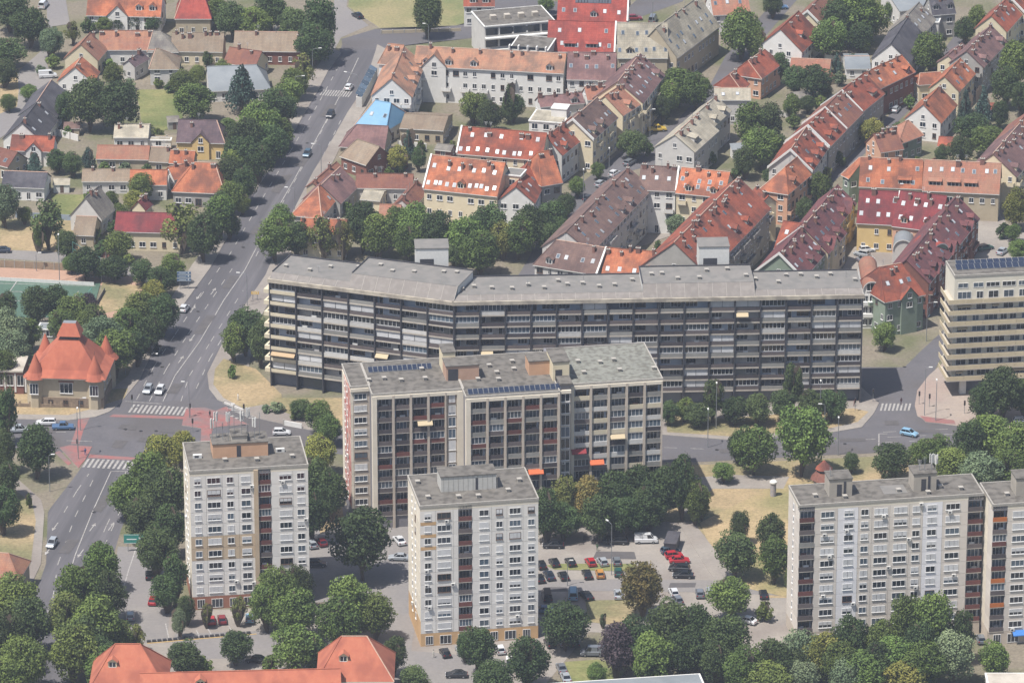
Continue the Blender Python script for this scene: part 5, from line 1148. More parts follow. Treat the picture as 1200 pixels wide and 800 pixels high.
trees('in the small gardens of the upper left lane', [(128,68,16,3.6,'m'),(118,60,14,3,'y'),(152,92,16,3.4,'g'),(186,92,14,2.6,'m'),(200,96,16,3,'d'),(206,66,14,3.6,'d'),(62,64,18,4,'m'),(48,76,14,3,'g'),(10,110,24,5,'m'),(80,148,12,3,'m')])
trees('round the yellow villa and white posts', [(186,150,14,3,'m'),(194,176,10,2.6,'y'),(122,190,14,2.6,'m'),(146,190,16,2.8,'g'),(172,192,12,2.4,'d'),(268,176,20,5,'m')])
trees('in the gardens above the pitch wall', [(120,282,20,4,'d'),(112,268,16,3.6,'m'),(150,296,16,3.2,'m'),(62,240,18,4,'d'),(28,242,20,5,'m'),(102,225,12,3,'m'),(132,258,16,3.4,'d'),(196,246,18,4,'m')])
trees('in the yards behind the boulevard houses', [(470,190,14,3,'d'),(456,196,12,3,'m'),(448,218,14,3,'g'),(530,165,12,3,'m'),(494,165,12,3,'m'),(440,160,12,3,'d'),(408,236,14,3.6,'m')])
trees('in the yards of the middle street', [(748,108,16,4,'m'),(836,128,14,4,'d'),(760,168,14,3.4,'m'),(832,176,18,4,'m'),(862,196,16,3.6,'d'),(902,196,20,5,'d'),(852,118,12,3.4,'m'),(820,184,14,3,'g')])
trees('in the yards left of the stepped terrace', [(966,96,20,5,'m'),(946,112,22,5,'d'),(960,112,18,4,'m'),(930,134,18,4,'m'),(984,84,16,4,'g'),(918,172,16,4,'d'),(1000,62,16,4,'d')])
trees('in the front gardens of the terrace street', [(1052,142,14,3.4,'d'),(1042,150,14,3.6,'m'),(1066,112,14,4,'m'),(1084,100,16,4,'d'),(984,178,18,4,'m'),(968,196,16,4,'y'),(1074,184,14,3,'m'),(1098,62,18,5,'d'),(1150,88,16,4,'m')])
trees('beyond the mansard at the top edge', [(846,2,22,6,'m'),(905,-6,26,7,'d'),(1046,0,22,6,'m'),(1130,20,26,8,'d'),(1146,6,26,8,'m'),(640,-4,20,5,'m')])
trees('in the shade behind the burgundy block', [(1132,262,20,5,'m'),(1176,262,18,4,'d'),(1188,262,20,5,'m'),(1060,356,12,3,'m')])

trees('along the street beside the brown courtyard wing', [(676,206,22,6,'m'),(664,226,24,7,'d'),(700,190,18,5,'m'),(640,262,30,8,'d')])

trees('filling the boulevard belt', [(345,80,34,9,'m'),(318,128,34,10,'m'),(298,152,36,10,'d'),(276,176,34,9,'m'),(262,222,26,7,'d')])
trees('merging in the lower left grove', [(104,716,50,13,'d'),(120,760,46,9,'m')])
trees('merging in the lower right grove', [(930,760,44,9,'d'),(1030,750,46,11,'d'),(1078,730,46,12,'d'),(990,772,46,9,'g'),(840,750,44,10,'d'),(880,772,44,8,'d')])
# ------------------------------------------------------------------ buildings with a shape of their own
def local_thing(label, cat, name, p0, p1, H, group=None):
    loc, ang, W_ = px_frame(p0, p1, H); t = thing(name, label, cat, loc, ang, group); return t, Fr(t), W_, loc, ang
# turreted villa
RV = mat('villa_red_tile', '#985643', '#a3614b', sc=1.1, c3='#894e3e', sc3=.25, rough=.95, bump=.3, stretch=(1,1,.4), detail=10); H = 7.6
t, f, Wd, loc, ang = local_thing('old villa with swept orange red pyramid roof and conical corner turrets', 'villa', 'turreted_villa', (30,442), (123,445), H)
Dd = 16.5
b = MB(); b.box(.9,.9,2.6,Wd-.9,Dd-.9,H-.1,WA['tanw']); b.box(.6,.6,0,Wd-.6,Dd-.6,2.6,mat('rough_stone', '#8b7b69', '#6f6254', sc=1.5)); f.build(b, 'wall')
cxv, cyv = Wd/2, Dd/2; rings = [(-.2,H),(1.9,H+1.3),(Wd/2-2.3,H+7.2)]
b = MB()
def ring(i):
    e, z = rings[i]; ey = e if i < 2 else Dd/2-1.9
    return [(e,ey,z),(Wd-e,ey,z),(Wd-e,Dd-ey,z),(e,Dd-ey,z)]
for i in (0, 1):
    a, c = ring(i), ring(i+1)
    for k in range(4): j = (k+1) % 4; b.face([a[k],a[j],c[j],c[k]], RV)
b.face(ring(2), RV); b.face([(p[0],p[1],p[2]-.15) for p in reversed(ring(0))], M_WHITE); f.build(b, 'roof')
b = MB(); q = ring(2); a = [(p[0],p[1]) for p in q]; b.box(a[0][0]+.15,a[0][1]+.15,H+7.2,a[2][0]-.15,a[2][1]-.15,H+8.0,M_DK); f.build(b, 'lantern_wall')
b = MB(); lo = [(a[0][0]-.5,a[0][1]-.5),(a[2][0]+.5,a[0][1]-.5),(a[2][0]+.5,a[2][1]+.5),(a[0][0]-.5,a[2][1]+.5)]; hi = [(cxv-1.5,cyv-.9),(cxv+1.5,cyv-.9),(cxv+1.5,cyv+.9),(cxv-1.5,cyv+.9)]
for k in range(4): j = (k+1) % 4; b.face([(*lo[k],H+8.0),(*lo[j],H+8.0),(*hi[j],H+10.8),(*hi[k],H+10.8)], RV)
b.face([(*p,H+10.8) for p in hi], M_STEEL); b.face([(*p,H+8.0) for p in reversed(lo)], M_WHITE); f.build(b, 'lantern_roof')
for x, y in ((2.0,1.9),(Wd-2.6,1.9),(2.2,Dd-1.9),(Wd-2.0,Dd-1.9)):
    b = MB(); b.cone((0,0),2.1,0,2.1,H-.3,WA['tanw'],8); tu = b.build('turret', t, (x,y,0), math.pi/8)
    b = MB(); b.cone((0,0),2.9,0,1.75,1.3,RV,16); b.cone((0,0),1.75,1.3,.06,5.6,RV,16); b.tube([(0,0,5.5),(0,0,6.6)],[.05,.03],M_DK,4); b.build('turret_roof', tu, (0,0,H-.35))
for i, x in enumerate((1.9, Wd*.5, Wd-2.6)):
    f.put(win_mesh(2.0 if i != 1 else 3.0, 2.6, 2, M_GL, M_FR), 'window', x, .88 if i == 1 else -.25, 3.6)
    if i == 1: f.put(bxm('window_surround', 3.6, .08, .4, WA['brick']), 'window_surround', x-1.8, .9, 6.3)
for x in (2, 5.5, 9, 12.5, Wd-3): f.put(win_mesh(1.2, 1.2, 1, M_GL, M_FRD), 'basement_window', x, .6, .9)
for y in (4, 8, 12): f.put(win_mesh(1.4, 2.4, 1, M_GL, M_FR), 'window', Wd-.9, y, 3.6, math.pi/2)
# brick annex left of the villa
t, f, Wd, loc, ang = local_thing('low red brick annex with white pilasters joined to the turreted villa', 'building', 'villa_annex', (-30,433), (27,434), 6)
b = MB(); b.box(0,0,0,Wd,9,5.6,WA['brick']); f.build(b, 'wall'); b = MB(); b.box(-.3,-.4,5.6,Wd,9.3,6,M_CONC); f.build(b, 'roof')
for i in range(5):
    f.put(win_mesh(1.6,2.6,1,M_GL,M_FR), 'window', 1+i*2.4, 0, 2.2); f.put(bxm('pilaster', .4, .12, 4.6, M_WHITE), 'pilaster', 2.0+i*2.4, 0, .6)
# stone fence before the villa
t, f, Wd, loc, ang = local_thing('low stone wall with piers along the villa pavement', 'wall', 'stone_wall', (10,471), (112,473), 1.2)
for i in range(int(Wd/2.4)):
    f.put(bxm('pier', .4, .4, 1.6, mat('warm_stone', '#93826d', '#7d6e5d', sc=1)), 'pier', i*2.4, .2, 0); f.put(bxm('wall_panel', 2.0, .25, 1.0, MATS['rough_stone']), 'wall_panel', i*2.4+.4, .1, 0)
# white terraced flats with flat roof
def flatblock(label, p0, p1, H, D_, wall, st, roofm=M_CAP, name='flat_roofed_house', wsp=3, frame=M_FR, z=.0):
    t, f, Wd, loc, ang = local_thing(label, 'house', name, p0, p1, H)
    b = MB(); b.box(0,0,0,Wd,D_,H-.3,wall); f.build(b, 'wall'); b = MB(); b.box(-.2,-.2,H-.3,Wd+.2,D_+.2,H,M_WHITE); b.box(.2,.2,H-.01,Wd-.2,D_-.2,H+.05,roofm); f.build(b, 'roof')
    n = max(1, int(Wd/wsp)); hs = H/st
    for s_ in range(st):
        for i in range(n): f.put(win_mesh(1.6,1.5,1,M_GL,frame), 'window', (i+.5)*Wd/n, 0, s_*hs+.9)
    return t, f, Wd
t, f, Wd = flatblock('white flat roofed house with a broad roof terrace', (620,141), (660,144), 9.5, 9, WA['white'], 3, MATS['beige_sheet'])
penthouse(f, Wd*.55, 4, Wd*.45, 4, 9.5, 2.2, WA['white'], M_WHITE)
t, f, Wd = flatblock('long concrete building with stepped terraces and dark glazing', (597,57), (641,60), 11, 12, WA['lgrey'], 3, M_BIT, 'terraced_building')
for k in range(3):
    z = 1.5+k*3.6
    f.put(bxm('terrace_slab', Wd, 1.4, .4, M_WHITE), 'terrace_slab', 0, -.01, z)
    for i in range(4): f.put(bxm('glazing_band', Wd/4-.5, .1, 2.2, M_GL), 'glazing_band', .25+i*Wd/4, -.08, z+.9)
    for i in range(5): f.put(bxm('frame_post', .35, 1.3, 3.2, M_WHITE), 'frame_post', i*(Wd-.35)/4, -.03, z+.41)
t, f, Wd = flatblock('upper concrete terrace block with grey roof and white beams', (568,31), (650,24), 10, 14, WA['lgrey'], 3, M_BIT, 'terraced_building')
for k in range(2):
    f.put(bxm('terrace_slab', Wd, 1.4, .4, M_WHITE), 'terrace_slab', 0, -.01, 3+k*3.4)
    for i in range(5): f.put(bxm('glazing_band', Wd/5-.6, .1, 2.0, M_GL), 'glazing_band', .3+i*Wd/5, -.08, 3.9+k*3.4)
for i in range(4): f.put(bxm('roof_unit', 1.6, 1.6, 1.2, M_CONC), 'roof_unit', 3+i*4, 6, 10.05)
t, f, Wd = flatblock('cream stair tower with grey cap between orange roofs', (590,204), (610,206), 11, 5, WA['cream'], 3, M_BITD)
t, f, Wd = flatblock('lilac grey lean-to shop below the slate roofs', (1084,25), (1100,26), 6, 5, WA['lgrey'], 2, RO['metal'])
t, f, Wd = flatblock('white boundary building on the old yard', (142,163), (200,164), 2.6, 2, WA['white'], 1, MATS['beige_sheet'], wsp=6)
t, f, Wd = flatblock('pale flat roof at the bottom edge below the grove', (600,852), (840,836), 5, 19, WA['lgrey'], 1, RO['metal'])
t, f, Wd = flatblock('grey flat roofed building at the lower right corner', (1158,803), (1240,803), 5, 6, WA['lgrey'], 1, M_CONC)
t, f, Wd = flatblock('grey roofed shelter behind the turreted villa', (44,385), (71,386), 2.8, 4, WA['grey'], 1, RO['metal'])
# glass lean-to by the corner house
t, f, Wd, loc, ang = local_thing('narrow glazed lean-to along the boulevard front', 'building', 'glazed_lean_to', (424,110), (442,76), 4)
b = MB(); b.box(0,0,0,Wd,1.6,3,WA['lgrey']); f.build(b, 'wall')
for i in range(8): 
    b = MB(); w = Wd/8; b.face([(i*w+.08,0,3),((i+1)*w-.08,0,3),((i+1)*w-.08,1.8,4),(i*w+.08,1.8,4)], M_GLB); b.box(i*w-.08,0,2.9,i*w+.08,.1,3.1,M_FR); f.build(b, 'glass_pane')
# barrel roofed buildings
def barrel(label, p0, p1, zs, depth, rm, wm, front=True, name='barrel_roofed_house'):
    loc, ang, Wd = px_frame(p0, p1, zs); t = thing(name, label, 'house', loc, ang); f = Fr(t); r = Wd/2; n = 14
    arc = [(r-r*math.cos(math.pi*i/n), zs+r*math.sin(math.pi*i/n)) for i in range(n+1)]
    b = MB(); b.box(0,0,0,Wd,depth,zs,wm,'t')
    b.face([(x,0,z) for x, z in arc][::-1], wm); b.face([(x,depth,z) for x, z in arc], wm); f.build(b, 'wall')
    b = MB()
    for (x0,z0),(x1,z1) in zip(arc, arc[1:]):
        b.face([(x0,-.3,z0+.1),(x0,depth,z0+.1),(x1,depth,z1+.1),(x1,-.3,z1+.1)][::-1], rm)
        b.face([(x0,-.3,z0+.1),(x1,-.3,z1+.1),(x1*.94+r*.06,-.3,z1*.97+zs*.03-.1),(x0*.94+r*.06,-.3,z0*.97+zs*.03-.1)][::-1], M_WHITE)
    f.build(b, 'roof')
    if front:
        st = int(zs/3)
        for s_ in range(st):
            for i in range(3): f.put(win_mesh(1.2,1.7,1,M_GL,M_FR), 'window', Wd*(i+.5)/3, 0, s_*3+.9)
            f.put(bxm('balcony', Wd-.3, .8, .9, M_WHITE), 'balcony', .15, 0, s_*3-.2+.3) if s_ else None
        f.put(win_mesh(2.6,1.9,2,M_GL,M_FR), 'arched_window', Wd/2, 0, zs-.2)
    return t
barrel('narrow white house with arched gable and barrel roof', (1011,340), (1033,340), 9.8, 17, RO['salmon'], WA['white'])
barrel('small grey barrel roofed stair hall in the burgundy yard', (1046,292), (1071,293), 4, 9, RO['metal'], WA['lgrey'], False)
barrel('red barrel dormer house on the maroon wing', (1090,302), (1112,296), 9.3, 7, RO['brightred'], WA['green'], False)
# kiosk, advertising column, container, shelter
def kiosk(label, x, y):
    p = U(x, y); t = thing('kiosk', label, 'kiosk', (p.x,p.y,0), .2)
    b = MB(); b.cone((0,0),2.3,0,2.3,2.6,WA['brick'],8); b.build('wall', t)
    b = MB(); b.cone((0,0),3.1,2.5,1.6,4.2,RO['brownred'],8); b.cone((0,0),1.6,4.2,1.6,4.9,M_DK,8); b.cone((0,0),2.0,4.8,.1,6.8,RO['red'],8); b.build('roof', t)
    for i in range(4): a = i*math.pi/2+.4; put(win_mesh(1.0,1.2,0,M_GL,M_FR), 'window', t, (math.cos(a)*2.15,math.sin(a)*2.15,1), a+math.pi/2)
kiosk('small octagonal kiosk with two tier red brown roof in the park', 965, 572)
p = U(906, 581); t = thing('advertising_column', 'round advertising column with white cap on the dry lawn', 'advertising column', (p.x,p.y,0))
b = MB(); b.cone((0,0),.65,0,.65,3.2,mat('poster_paper','#a99a90','#7d8590',sc=1.5),16); b.build('column', t)
b = MB(); b.cone((0,0),.85,3.2,.85,3.5,M_WHITE,16); b.cone((0,0),.85,3.5,.5,3.8,M_WHITE,16); b.build('cap', t)
loc, ang, W_ = px_frame((778,636), (792,637), 2.6); t = thing('container_shed', 'dark grey flat roofed shed in the car park beside the red cars', 'shed', loc, ang)
b = MB(); b.box(0,0,0,W_,6.5,2.5,M_DK); b.build('wall', t); b = MB(); b.box(-.1,-.1,2.5,W_+.1,6.7,2.65,RO['slate']); b.build('roof', t)
p = U(602, 790); p = U(601, 782); t = thing('bus_shelter', 'small glazed shelter with curved roof at the bottom edge', 'shelter', (p.x,p.y,0), 0)
b = MB(); b.tube([(-1.3,0,2.2),(-.8,0,2.8),(.8,0,2.8),(1.3,0,2.2)],[.12]*4,M_WHITE,6); b.box(-1.3,-.8,0,1.3,.8,2.2,M_GLB); b.build('glazing', t)
b = MB(); b.box(-1.4,-.9,2.2,1.4,.9,2.32,M_WHITE); b.build('roof', t)
# football pitch wall, fence, goal
t, f, Wd, loc, ang = local_thing('long panelled beige wall above the turf pitch', 'wall', 'boundary_wall', (-30,303), (84,309), 2)
for i in range(int(Wd/2.5)):
    f.put(bxm('wall_panel', 2.3, .12, 2.0, MATS['warm_stone']), 'wall_panel', i*2.5+.2, 0, 0); f.put(bxm('pier', .2, .25, 2.15, M_CAP), 'pier', i*2.5, .05, 0)
t, f, Wd, loc, ang = local_thing('white low barrier board along the far side of the pitch', 'barrier', 'barrier_board', (-30,323), (119,331), 1.1)
for i in range(int(Wd/3)): f.put(bxm('board', 2.96, .08, 1.1, M_WHITE), 'board', i*3, 0, 0)
t, f, Wd, loc, ang = local_thing('dark panel barrier on the right side of the pitch', 'barrier', 'barrier_board', (114,352), (124,334), 1.1)
for i in range(int(Wd/3)): f.put(bxm('board', 2.96, .08, 1.1, M_BITD), 'board', i*3, 0, 0)
M_NET = mat('green_mesh_post', '#5f8f86', rough=.5)
t, f, Wd, loc, ang = local_thing('tall thin green ball fence posts behind the pitch', 'fence', 'ball_fence', (86,312), (119,331), 0)
for i in range(5): b = MB(); b.tube([(0,0,0),(0,0,6.5)],[.06,.05],M_NET if i < 4 else M_WHITE,5); f.put(b.mesh('post'), 'post', i*Wd/4, 0, 0)
for k in range(4): f.put(bxm('rail', Wd, .05, .05, M_NET), 'rail', 0, 0, 1+k*1.8)
t, f, Wd, loc, ang = local_thing('white five a side goal on the turf pitch', 'goal', 'football_goal', (103,352), (113,341), 0)
b = MB(); b.tube([(0,0,0),(0,0,2.1),(3.2,0,2.1),(3.2,0,0)],[.06]*4,M_NET,5); b.tube([(0,0,2.1),(0,1.2,0)],[.04,.04],M_NET,4); b.tube([(3.2,0,2.1),(3.2,1.2,0)],[.04,.04],M_NET,4); f.build(b, 'frame')
t, f, Wd, loc, ang = local_thing('pale blue grey board fence beside the slate house lawn', 'fence', 'board_fence', (18,248), (88,252), 1.6)
for i in range(int(Wd/2.2)): f.put(bxm('board', 2.14, .06, 1.6, mat('pale_blue_board','#8d99a5','#808c98',sc=1)), 'board', i*2.2, 0, 0)
t, f, Wd, loc, ang = local_thing('dark slatted barrier along the lower left parking', 'barrier', 'parking_barrier', (172,752), (300,741), 0)
for i in range(int(Wd/1.1)): f.put(bxm('plank', .8, .5, .55, M_DK), 'plank', i*1.1, 0, 0)
f.put(bxm('edge_stone', Wd, .3, .12, mat('ochre_stone','#a98f5f')), 'edge_stone', 0, -.6, 0)
for lb, a, b_, h, m in (('low white yard wall below the grey hipped roofs', (62,150),(92,158),1.8,'white'),('cream garden wall beside the small overgrown lawn', (176,158),(214,160),1.6,'tanw'),
    ('grey garden wall left of the orange cottages', (62,184),(112,187),1.5,'lgrey'),('red brown wall between the beige shed and burgundy house', (112,292),(136,298),1.6,'brick'),('long stone wall at the meadow foot', (446,36),(540,33),.9,'tanw'),
    ('white yard wall behind the stone barn', (466,165),(500,168),2,'white'),('white garden wall near the red hipped houses', (966,64),(990,66),2,'white'),('pale garden wall behind the palm shaped shrub', (900,128),(934,132),1.6,'lgrey'),
    ('cream courtyard wall below the tree row', (540,262),(600,268),2,'cream'),('white parapet wall beside the corner lawn', (332,492),(354,496),1.2,'white'),('low concrete edge wall on the dry corner', (262,470),(286,479),.5,'lgrey'),
    ('brick garden wall right of the stepped terrace', (1064,196),(1098,184),1.8,'brick'),('pale wall behind the conifer garden', (1100,176),(1140,180),1.6,'cream'),('white boundary wall at the grey gabled house', (798,190),(830,196),1.8,'white')):
    t, f, Wd, loc, ang = local_thing(lb, 'wall', 'garden_wall', a, b_, h)
    n_ = max(1, int(Wd/3)); 
    for i in range(n_): f.put(bxm('wall_panel', Wd/n_-.3, .2, h, WA[m]), 'wall_panel', i*Wd/n_+.3, 0, 0); f.put(bxm('pier', .3, .32, h+.2, M_CAP), 'pier', i*Wd/n_, .05, 0)
def shed(label, x, y, w, d, h, m, r, rz=0.0):
    P = U(x, y, 0); t = thing('garden_shed', label, 'shed', (P.x,P.y,0), rz); b = MB(); b.box(-w/2,0,0,w/2,d,h,WA[m],'t'); b.build('wall', t)
    b = MB(); b.face([(-w/2-.2,-.2,h),(w/2+.2,-.2,h),(w/2+.2,d+.2,h+.8),(-w/2-.2,d+.2,h+.8)], RO[r]); b.face([(-w/2-.2,-.2,h-.1),(-w/2-.2,d+.2,h+.7),(w/2+.2,d+.2,h+.7),(w/2+.2,-.2,h-.1)], RO[r])
    b.face([(-w/2-.2,-.2,h-.1),(w/2+.2,-.2,h-.1),(w/2+.2,-.2,h),(-w/2-.2,-.2,h)], M_WHITE); b.build('roof', t); put(bxm('door', .9, .05, 1.9, M_FRD), 'door', t, (-.3,0,.05))
for a in (('small grey lean-to shed by the overgrown lawn',204,152,3,2.5,2.2,'grey','grey',.2),('small brown roofed shed under the big garden trees',84,160,4,3,2.2,'tanw','brown',0),('little orange roofed shed beside the cottages',66,200,3.5,3,2.2,'tanw','oldorange',.1),
    ('small flat shed beside the triangular lawn',72,226,4,2.6,2.2,'white','beige',0),('grey garden shed before the burgundy house',140,305,3,2.6,2.2,'grey','grey',0),('brown shed behind the red brown house',470,198,3.5,3,2.3,'brick','brown',.1),
    ('pale shed in the yard by the stone barn',506,166,3,2.6,2.3,'lgrey','metal',0),('grey roofed shed near the white parked sedan',942,124,4,3,2.3,'white','grey',.3),('beige shed on the yard beside the red hips',856,112,3.5,3,2.4,'cream','tan',.5),
    ('small orange roofed shed in the terrace back yards',972,100,3.5,3,2.4,'cream','orange',.6),('white shed behind the grey gabled row',866,186,3.5,2.6,2.6,'white','metal',.2),('brown shed by the top edge trees',262,96,3,2.5,2.2,'brick','brown',0)): shed(*a)
# ------------------------------------------------------------------ cars
def paint(n, c, metal=.2, k=1.0):
    m = bpy.data.materials.new('car_paint_'+n); m.use_nodes = True; b = m.node_tree.nodes['Principled BSDF']
    b.inputs['Base Color'].default_value = lin(c, k); b.inputs['Roughness'].default_value = .35; b.inputs['Metallic'].default_value = metal; b.inputs['Coat Weight'].default_value = .5
    b.inputs['Coat Roughness'].default_value = .1; return m
PAINT = {n: paint(n, c) for n, c in {'white':'#c9cbcc','silver':'#9ba1a6','grey':'#6b7076','black':'#1c1e22','dark blue':'#26303f','red':'#a81f2a','dark red':'#7b1e28','light blue':'#7fa6bf','blue':'#4b6b8f','green':'#23504a','orange':'#b98544','teal':'#3d5666','yellow':'#c2a545'}.items()}
M_TYRE = mat('tyre_rubber', '#1a1a1b'); M_RIM = mat('wheel_rim', '#8e9092', metal=.6, rough=.4); M_CGL = glass('car_glass', '#10151b'); M_HEAD = mat('headlight_lens', '#d8dade', rough=.1); M_TAIL = mat('tail_light_lens', '#8b1216', rough=.2)
SH = {'sedan': dict(L=4.5, W=1.78, low=[(-2.25,.35),(-2.22,.82),(-1.75,.98),(-1.35,1.0),(.9,.98),(2.0,.8),(2.22,.62),(2.25,.35)], cab=[(-1.65,.97),(-1.0,1.42),(.25,1.44),(1.05,.95)]),
      'hatchback': dict(L=4.0, W=1.72, low=[(-2.0,.35),(-2.02,.85),(-1.9,1.0),(.85,1.0),(1.75,.82),(1.98,.62),(2.0,.35)], cab=[(-1.93,.98),(-1.55,1.45),(.15,1.5),(.98,.97)]),
      'estate car': dict(L=4.6, W=1.8, low=[(-2.3,.35),(-2.32,.9),(-2.2,1.02),(1.0,1.0),(2.05,.82),(2.28,.62),(2.3,.35)], cab=[(-2.22,1.0),(-1.9,1.5),(.3,1.5),(1.12,.97)]),
      'van': dict(L=5.0, W=1.95, low=[(-2.5,.35),(-2.52,1.2),(1.5,1.2),(2.3,.98),(2.48,.65),(2.5,.35)], cab=[(-2.5,1.18),(-2.45,2.0),(.95,2.02),(1.65,1.15)]),
      'pickup': dict(L=5.0, W=1.85, low=[(-2.5,.4),(-2.5,1.0),(-1.0,1.02),(1.1,1.05),(2.3,.95),(2.5,.7),(2.5,.4)], cab=[(-.9,1.0),(-.6,1.7),(.5,1.72),(1.2,1.02)])}
def car_meshes(k):
    if ('car', k) in CACHE: return CACHE[('car', k)]
    s = SH[k]; hw = s['W']/2; low = s['low']; n = len(low); PM = PAINT['white']; b = MB()
    sec = [(-hw*.93, .0), (-hw, .1), (-hw, -.1), (hw, -.1), (hw, .1), (hw*.93, 0)]
    def side(y, dz): return [(x, y, z+(dz if z > .5 else 0)) for x, z in low]
    rows = [side(-hw, -.12), side(-hw*.9, 0), side(hw*.9, 0), side(hw, -.12)]
    for r0, r1 in zip(rows, rows[1:]):
        for i in range(n-1): b.face([r0[i], r0[i+1], r1[i+1], r1[i]][::-1], PM)
    b.face(rows[0][::-1][::-1], PM); b.face(rows[3][::-1], PM); b.face([rows[0][0], rows[3][0], rows[3][-1], rows[0][-1]][::-1], PM)
    c = s['cab']; t = .17; tl = [(c[0][0],c[0][1]),(c[3][0],c[3][1]),(c[2][0],c[2][1]),(c[1][0],c[1][1])]
    b.box(c[1][0]-.05, -hw*.72, c[1][1]-.02, c[2][0]+.05, hw*.72, max(c[1][1],c[2][1])+.05, PM)
    body_ = b.mesh('body')
    g = MB(); B_ = [(c[0][0],-hw*.88,c[0][1]),(c[3][0],-hw*.88,c[3][1]),(c[3][0],hw*.88,c[3][1]),(c[0][0],hw*.88,c[0][1])]
    T_ = [(c[1][0],-hw*.74,c[1][1]),(c[2][0],-hw*.74,c[2][1]),(c[2][0],hw*.74,c[2][1]),(c[1][0],hw*.74,c[1][1])]
    for i in range(4): j = (i+1) % 4; g.face([B_[i],B_[j],T_[j],T_[i]], M_CGL if not (k == 'van' and i in (0,2)) else M_CGL)
    g.face(T_, M_CGL); gl = g.mesh('window')
    p = MB()
    for sy in (-1, 1):       # pillars
        for (x0,z0),(x1,z1) in ((c[0],c[1]),(c[3],c[2])): p.tube([(x0,sy*hw*.88,z0),(x1,sy*hw*.74,z1)],[.05,.05],PM,4)
        mx = (c[0][0]+c[3][0])/2-.1; p.tube([(mx,sy*hw*.885,c[0][1]),(mx,sy*hw*.75,c[1][1])],[.045,.045],PM,4)
        if k == 'van': p.face([(c[0][0]+.05,sy*hw*.9,1.2),(.3,sy*hw*.9,1.2),(.2,sy*hw*.78,1.98),(c[1][0],sy*hw*.78,1.98)][::sy], PM)
    pil = p.mesh('pillar')
    w = MB()
    i0 = 12
    for ring_, m in ((.32,M_TYRE),(.2,M_RIM)):
        y0, y1 = (-.1,.1) if m is M_TYRE else (-.11,.11)
        for q in range(i0):
            a, b2 = 2*math.pi*q/i0, 2*math.pi*(q+1)/i0
            w.face([(ring_*math.cos(a),y0,ring_*math.sin(a)),(ring_*math.cos(a),y1,ring_*math.sin(a)),(ring_*math.cos(b2),y1,ring_*math.sin(b2)),(ring_*math.cos(b2),y0,ring_*math.sin(b2))], m)
        w.face([(ring_*math.cos(2*math.pi*q/i0),y0,ring_*math.sin(2*math.pi*q/i0)) for q in range(i0)], m); w.face([(ring_*math.cos(2*math.pi*q/i0),y1,ring_*math.sin(2*math.pi*q/i0)) for q in reversed(range(i0))], m)
    wh = w.mesh('wheel'); h = MB(); h.box(0,-.2,-.08,.06,.2,.08,M_HEAD); hl = h.mesh('headlight'); h = MB(); h.box(-.06,-.15,-.12,0,.15,.12,M_TAIL); tl_ = h.mesh('tail_light')
    CACHE[('car', k)] = (body_, gl, pil, wh, hl, tl_); return CACHE[('car', k)]
def car(x, y, yaw, col, kind, where, group=None):
    P = U(x, y, .7); a = math.radians(yaw); s = SH[kind]
    t = thing('parked_car' if group else 'car', '%s %s %s' % (col, kind, where), 'van' if kind == 'van' else 'car', (P.x, P.y, .1), a, group)
    bo, gl, pil, wh, hl, tl = car_meshes(kind); m = PAINT[col]
    put(bo, 'body', t, m=m); put(gl, 'window', t); put(pil, 'pillar', t, m=m)
    for sx in (s['L']*.31, -s['L']*.31):
        for sy in (-1, 1): put(wh, 'wheel', t, (sx, sy*(s['W']/2-.09), .32))
    for sy in (-1, 1):
        put(hl, 'headlight', t, (s['L']/2-.03, sy*s['W']*.33, .62)); put(tl, 'tail_light', t, (-s['L']/2+.03, sy*s['W']*.36, .8))
RD = 78
for c in [(409,102,RD,'white','hatchback','driving over the upper zebra crossing'),(387,134,RD+180,'black','hatchback','driving below the upper zebra crossing'),(360,180,RD+180,'teal','hatchback','in the tree shade on the boulevard'),
  (419,18,120,'black','sedan','waiting on the path beside the meadow'),(216,361,RD,'white','hatchback','alone in the boulevard lane below the lamp'),(184,411,256,'black','hatchback','coming down beside the villa trees'),
  (173.5,456,259,'silver','hatchback','waiting left at the zebra crossing'),(187.5,457,259,'white','hatchback','waiting right at the zebra crossing'),(22,503,5,'silver','pickup','leftmost on the cross street'),
  (54,494.5,180,'white','estate car','beside the villa pavement on the cross street'),(74,499.5,2,'blue','pickup','beside the white estate car'),(61,636,258,'silver','hatchback','alone low on the boulevard'),
  (330,506,0,'white','hatchback','between the tower antennas and the tall slab'),(1065.5,507,-28,'light blue','hatchback','turning at the right hand junction'),(1197,493,0,'white','hatchback','behind the trees at the right edge'),
  (56,88.5,10,'white','van','parked by the cottage in the lane'),(51,6,80,'white','van','at the top of the upper left side road'),(914,8,5,'blue','sedan','on the far street at the top edge'),
  (931,115.5,0,'white','sedan','between the trees near the red hipped houses'),(1050,128,70,'silver','hatchback','deep in the terrace street shade'),(1167,137,20,'white','hatchback','behind the conifers at the right'),
  (690,232,60,'dark blue','hatchback','lowest up the street beside the brown block'),(738,190,60,'grey','estate car','in the shade by the brown block corner'),(743,21,5,'dark red','estate car','between the red roof and the mansard'),(765,23,80,'grey','van','beside the far kerb at the top'),(770,151,10,'yellow','pickup','beside the white gable in the shade'),
  (704,215,60,'silver','hatchback','second up the street beside the brown block'),(720,203,60,'white','hatchback','further up the street beside the brown block'),(1154,290,30,'green','estate car','below the salmon row'),
  (1175,294,60,'silver','sedan','parked beside the right edge trees'),(1016,292,10,'white','hatchback','nearest the yellow house in the burgundy yard'),(1010,297,150,'silver','hatchback','left one in the burgundy yard'),
  (1014,303,20,'grey','sedan','front one in the burgundy yard'),(2,293,180,'dark blue','sedan','in the tree shade at the left edge')]:
    car(*c)
lotg = 'cars parked in the lots between the towers'
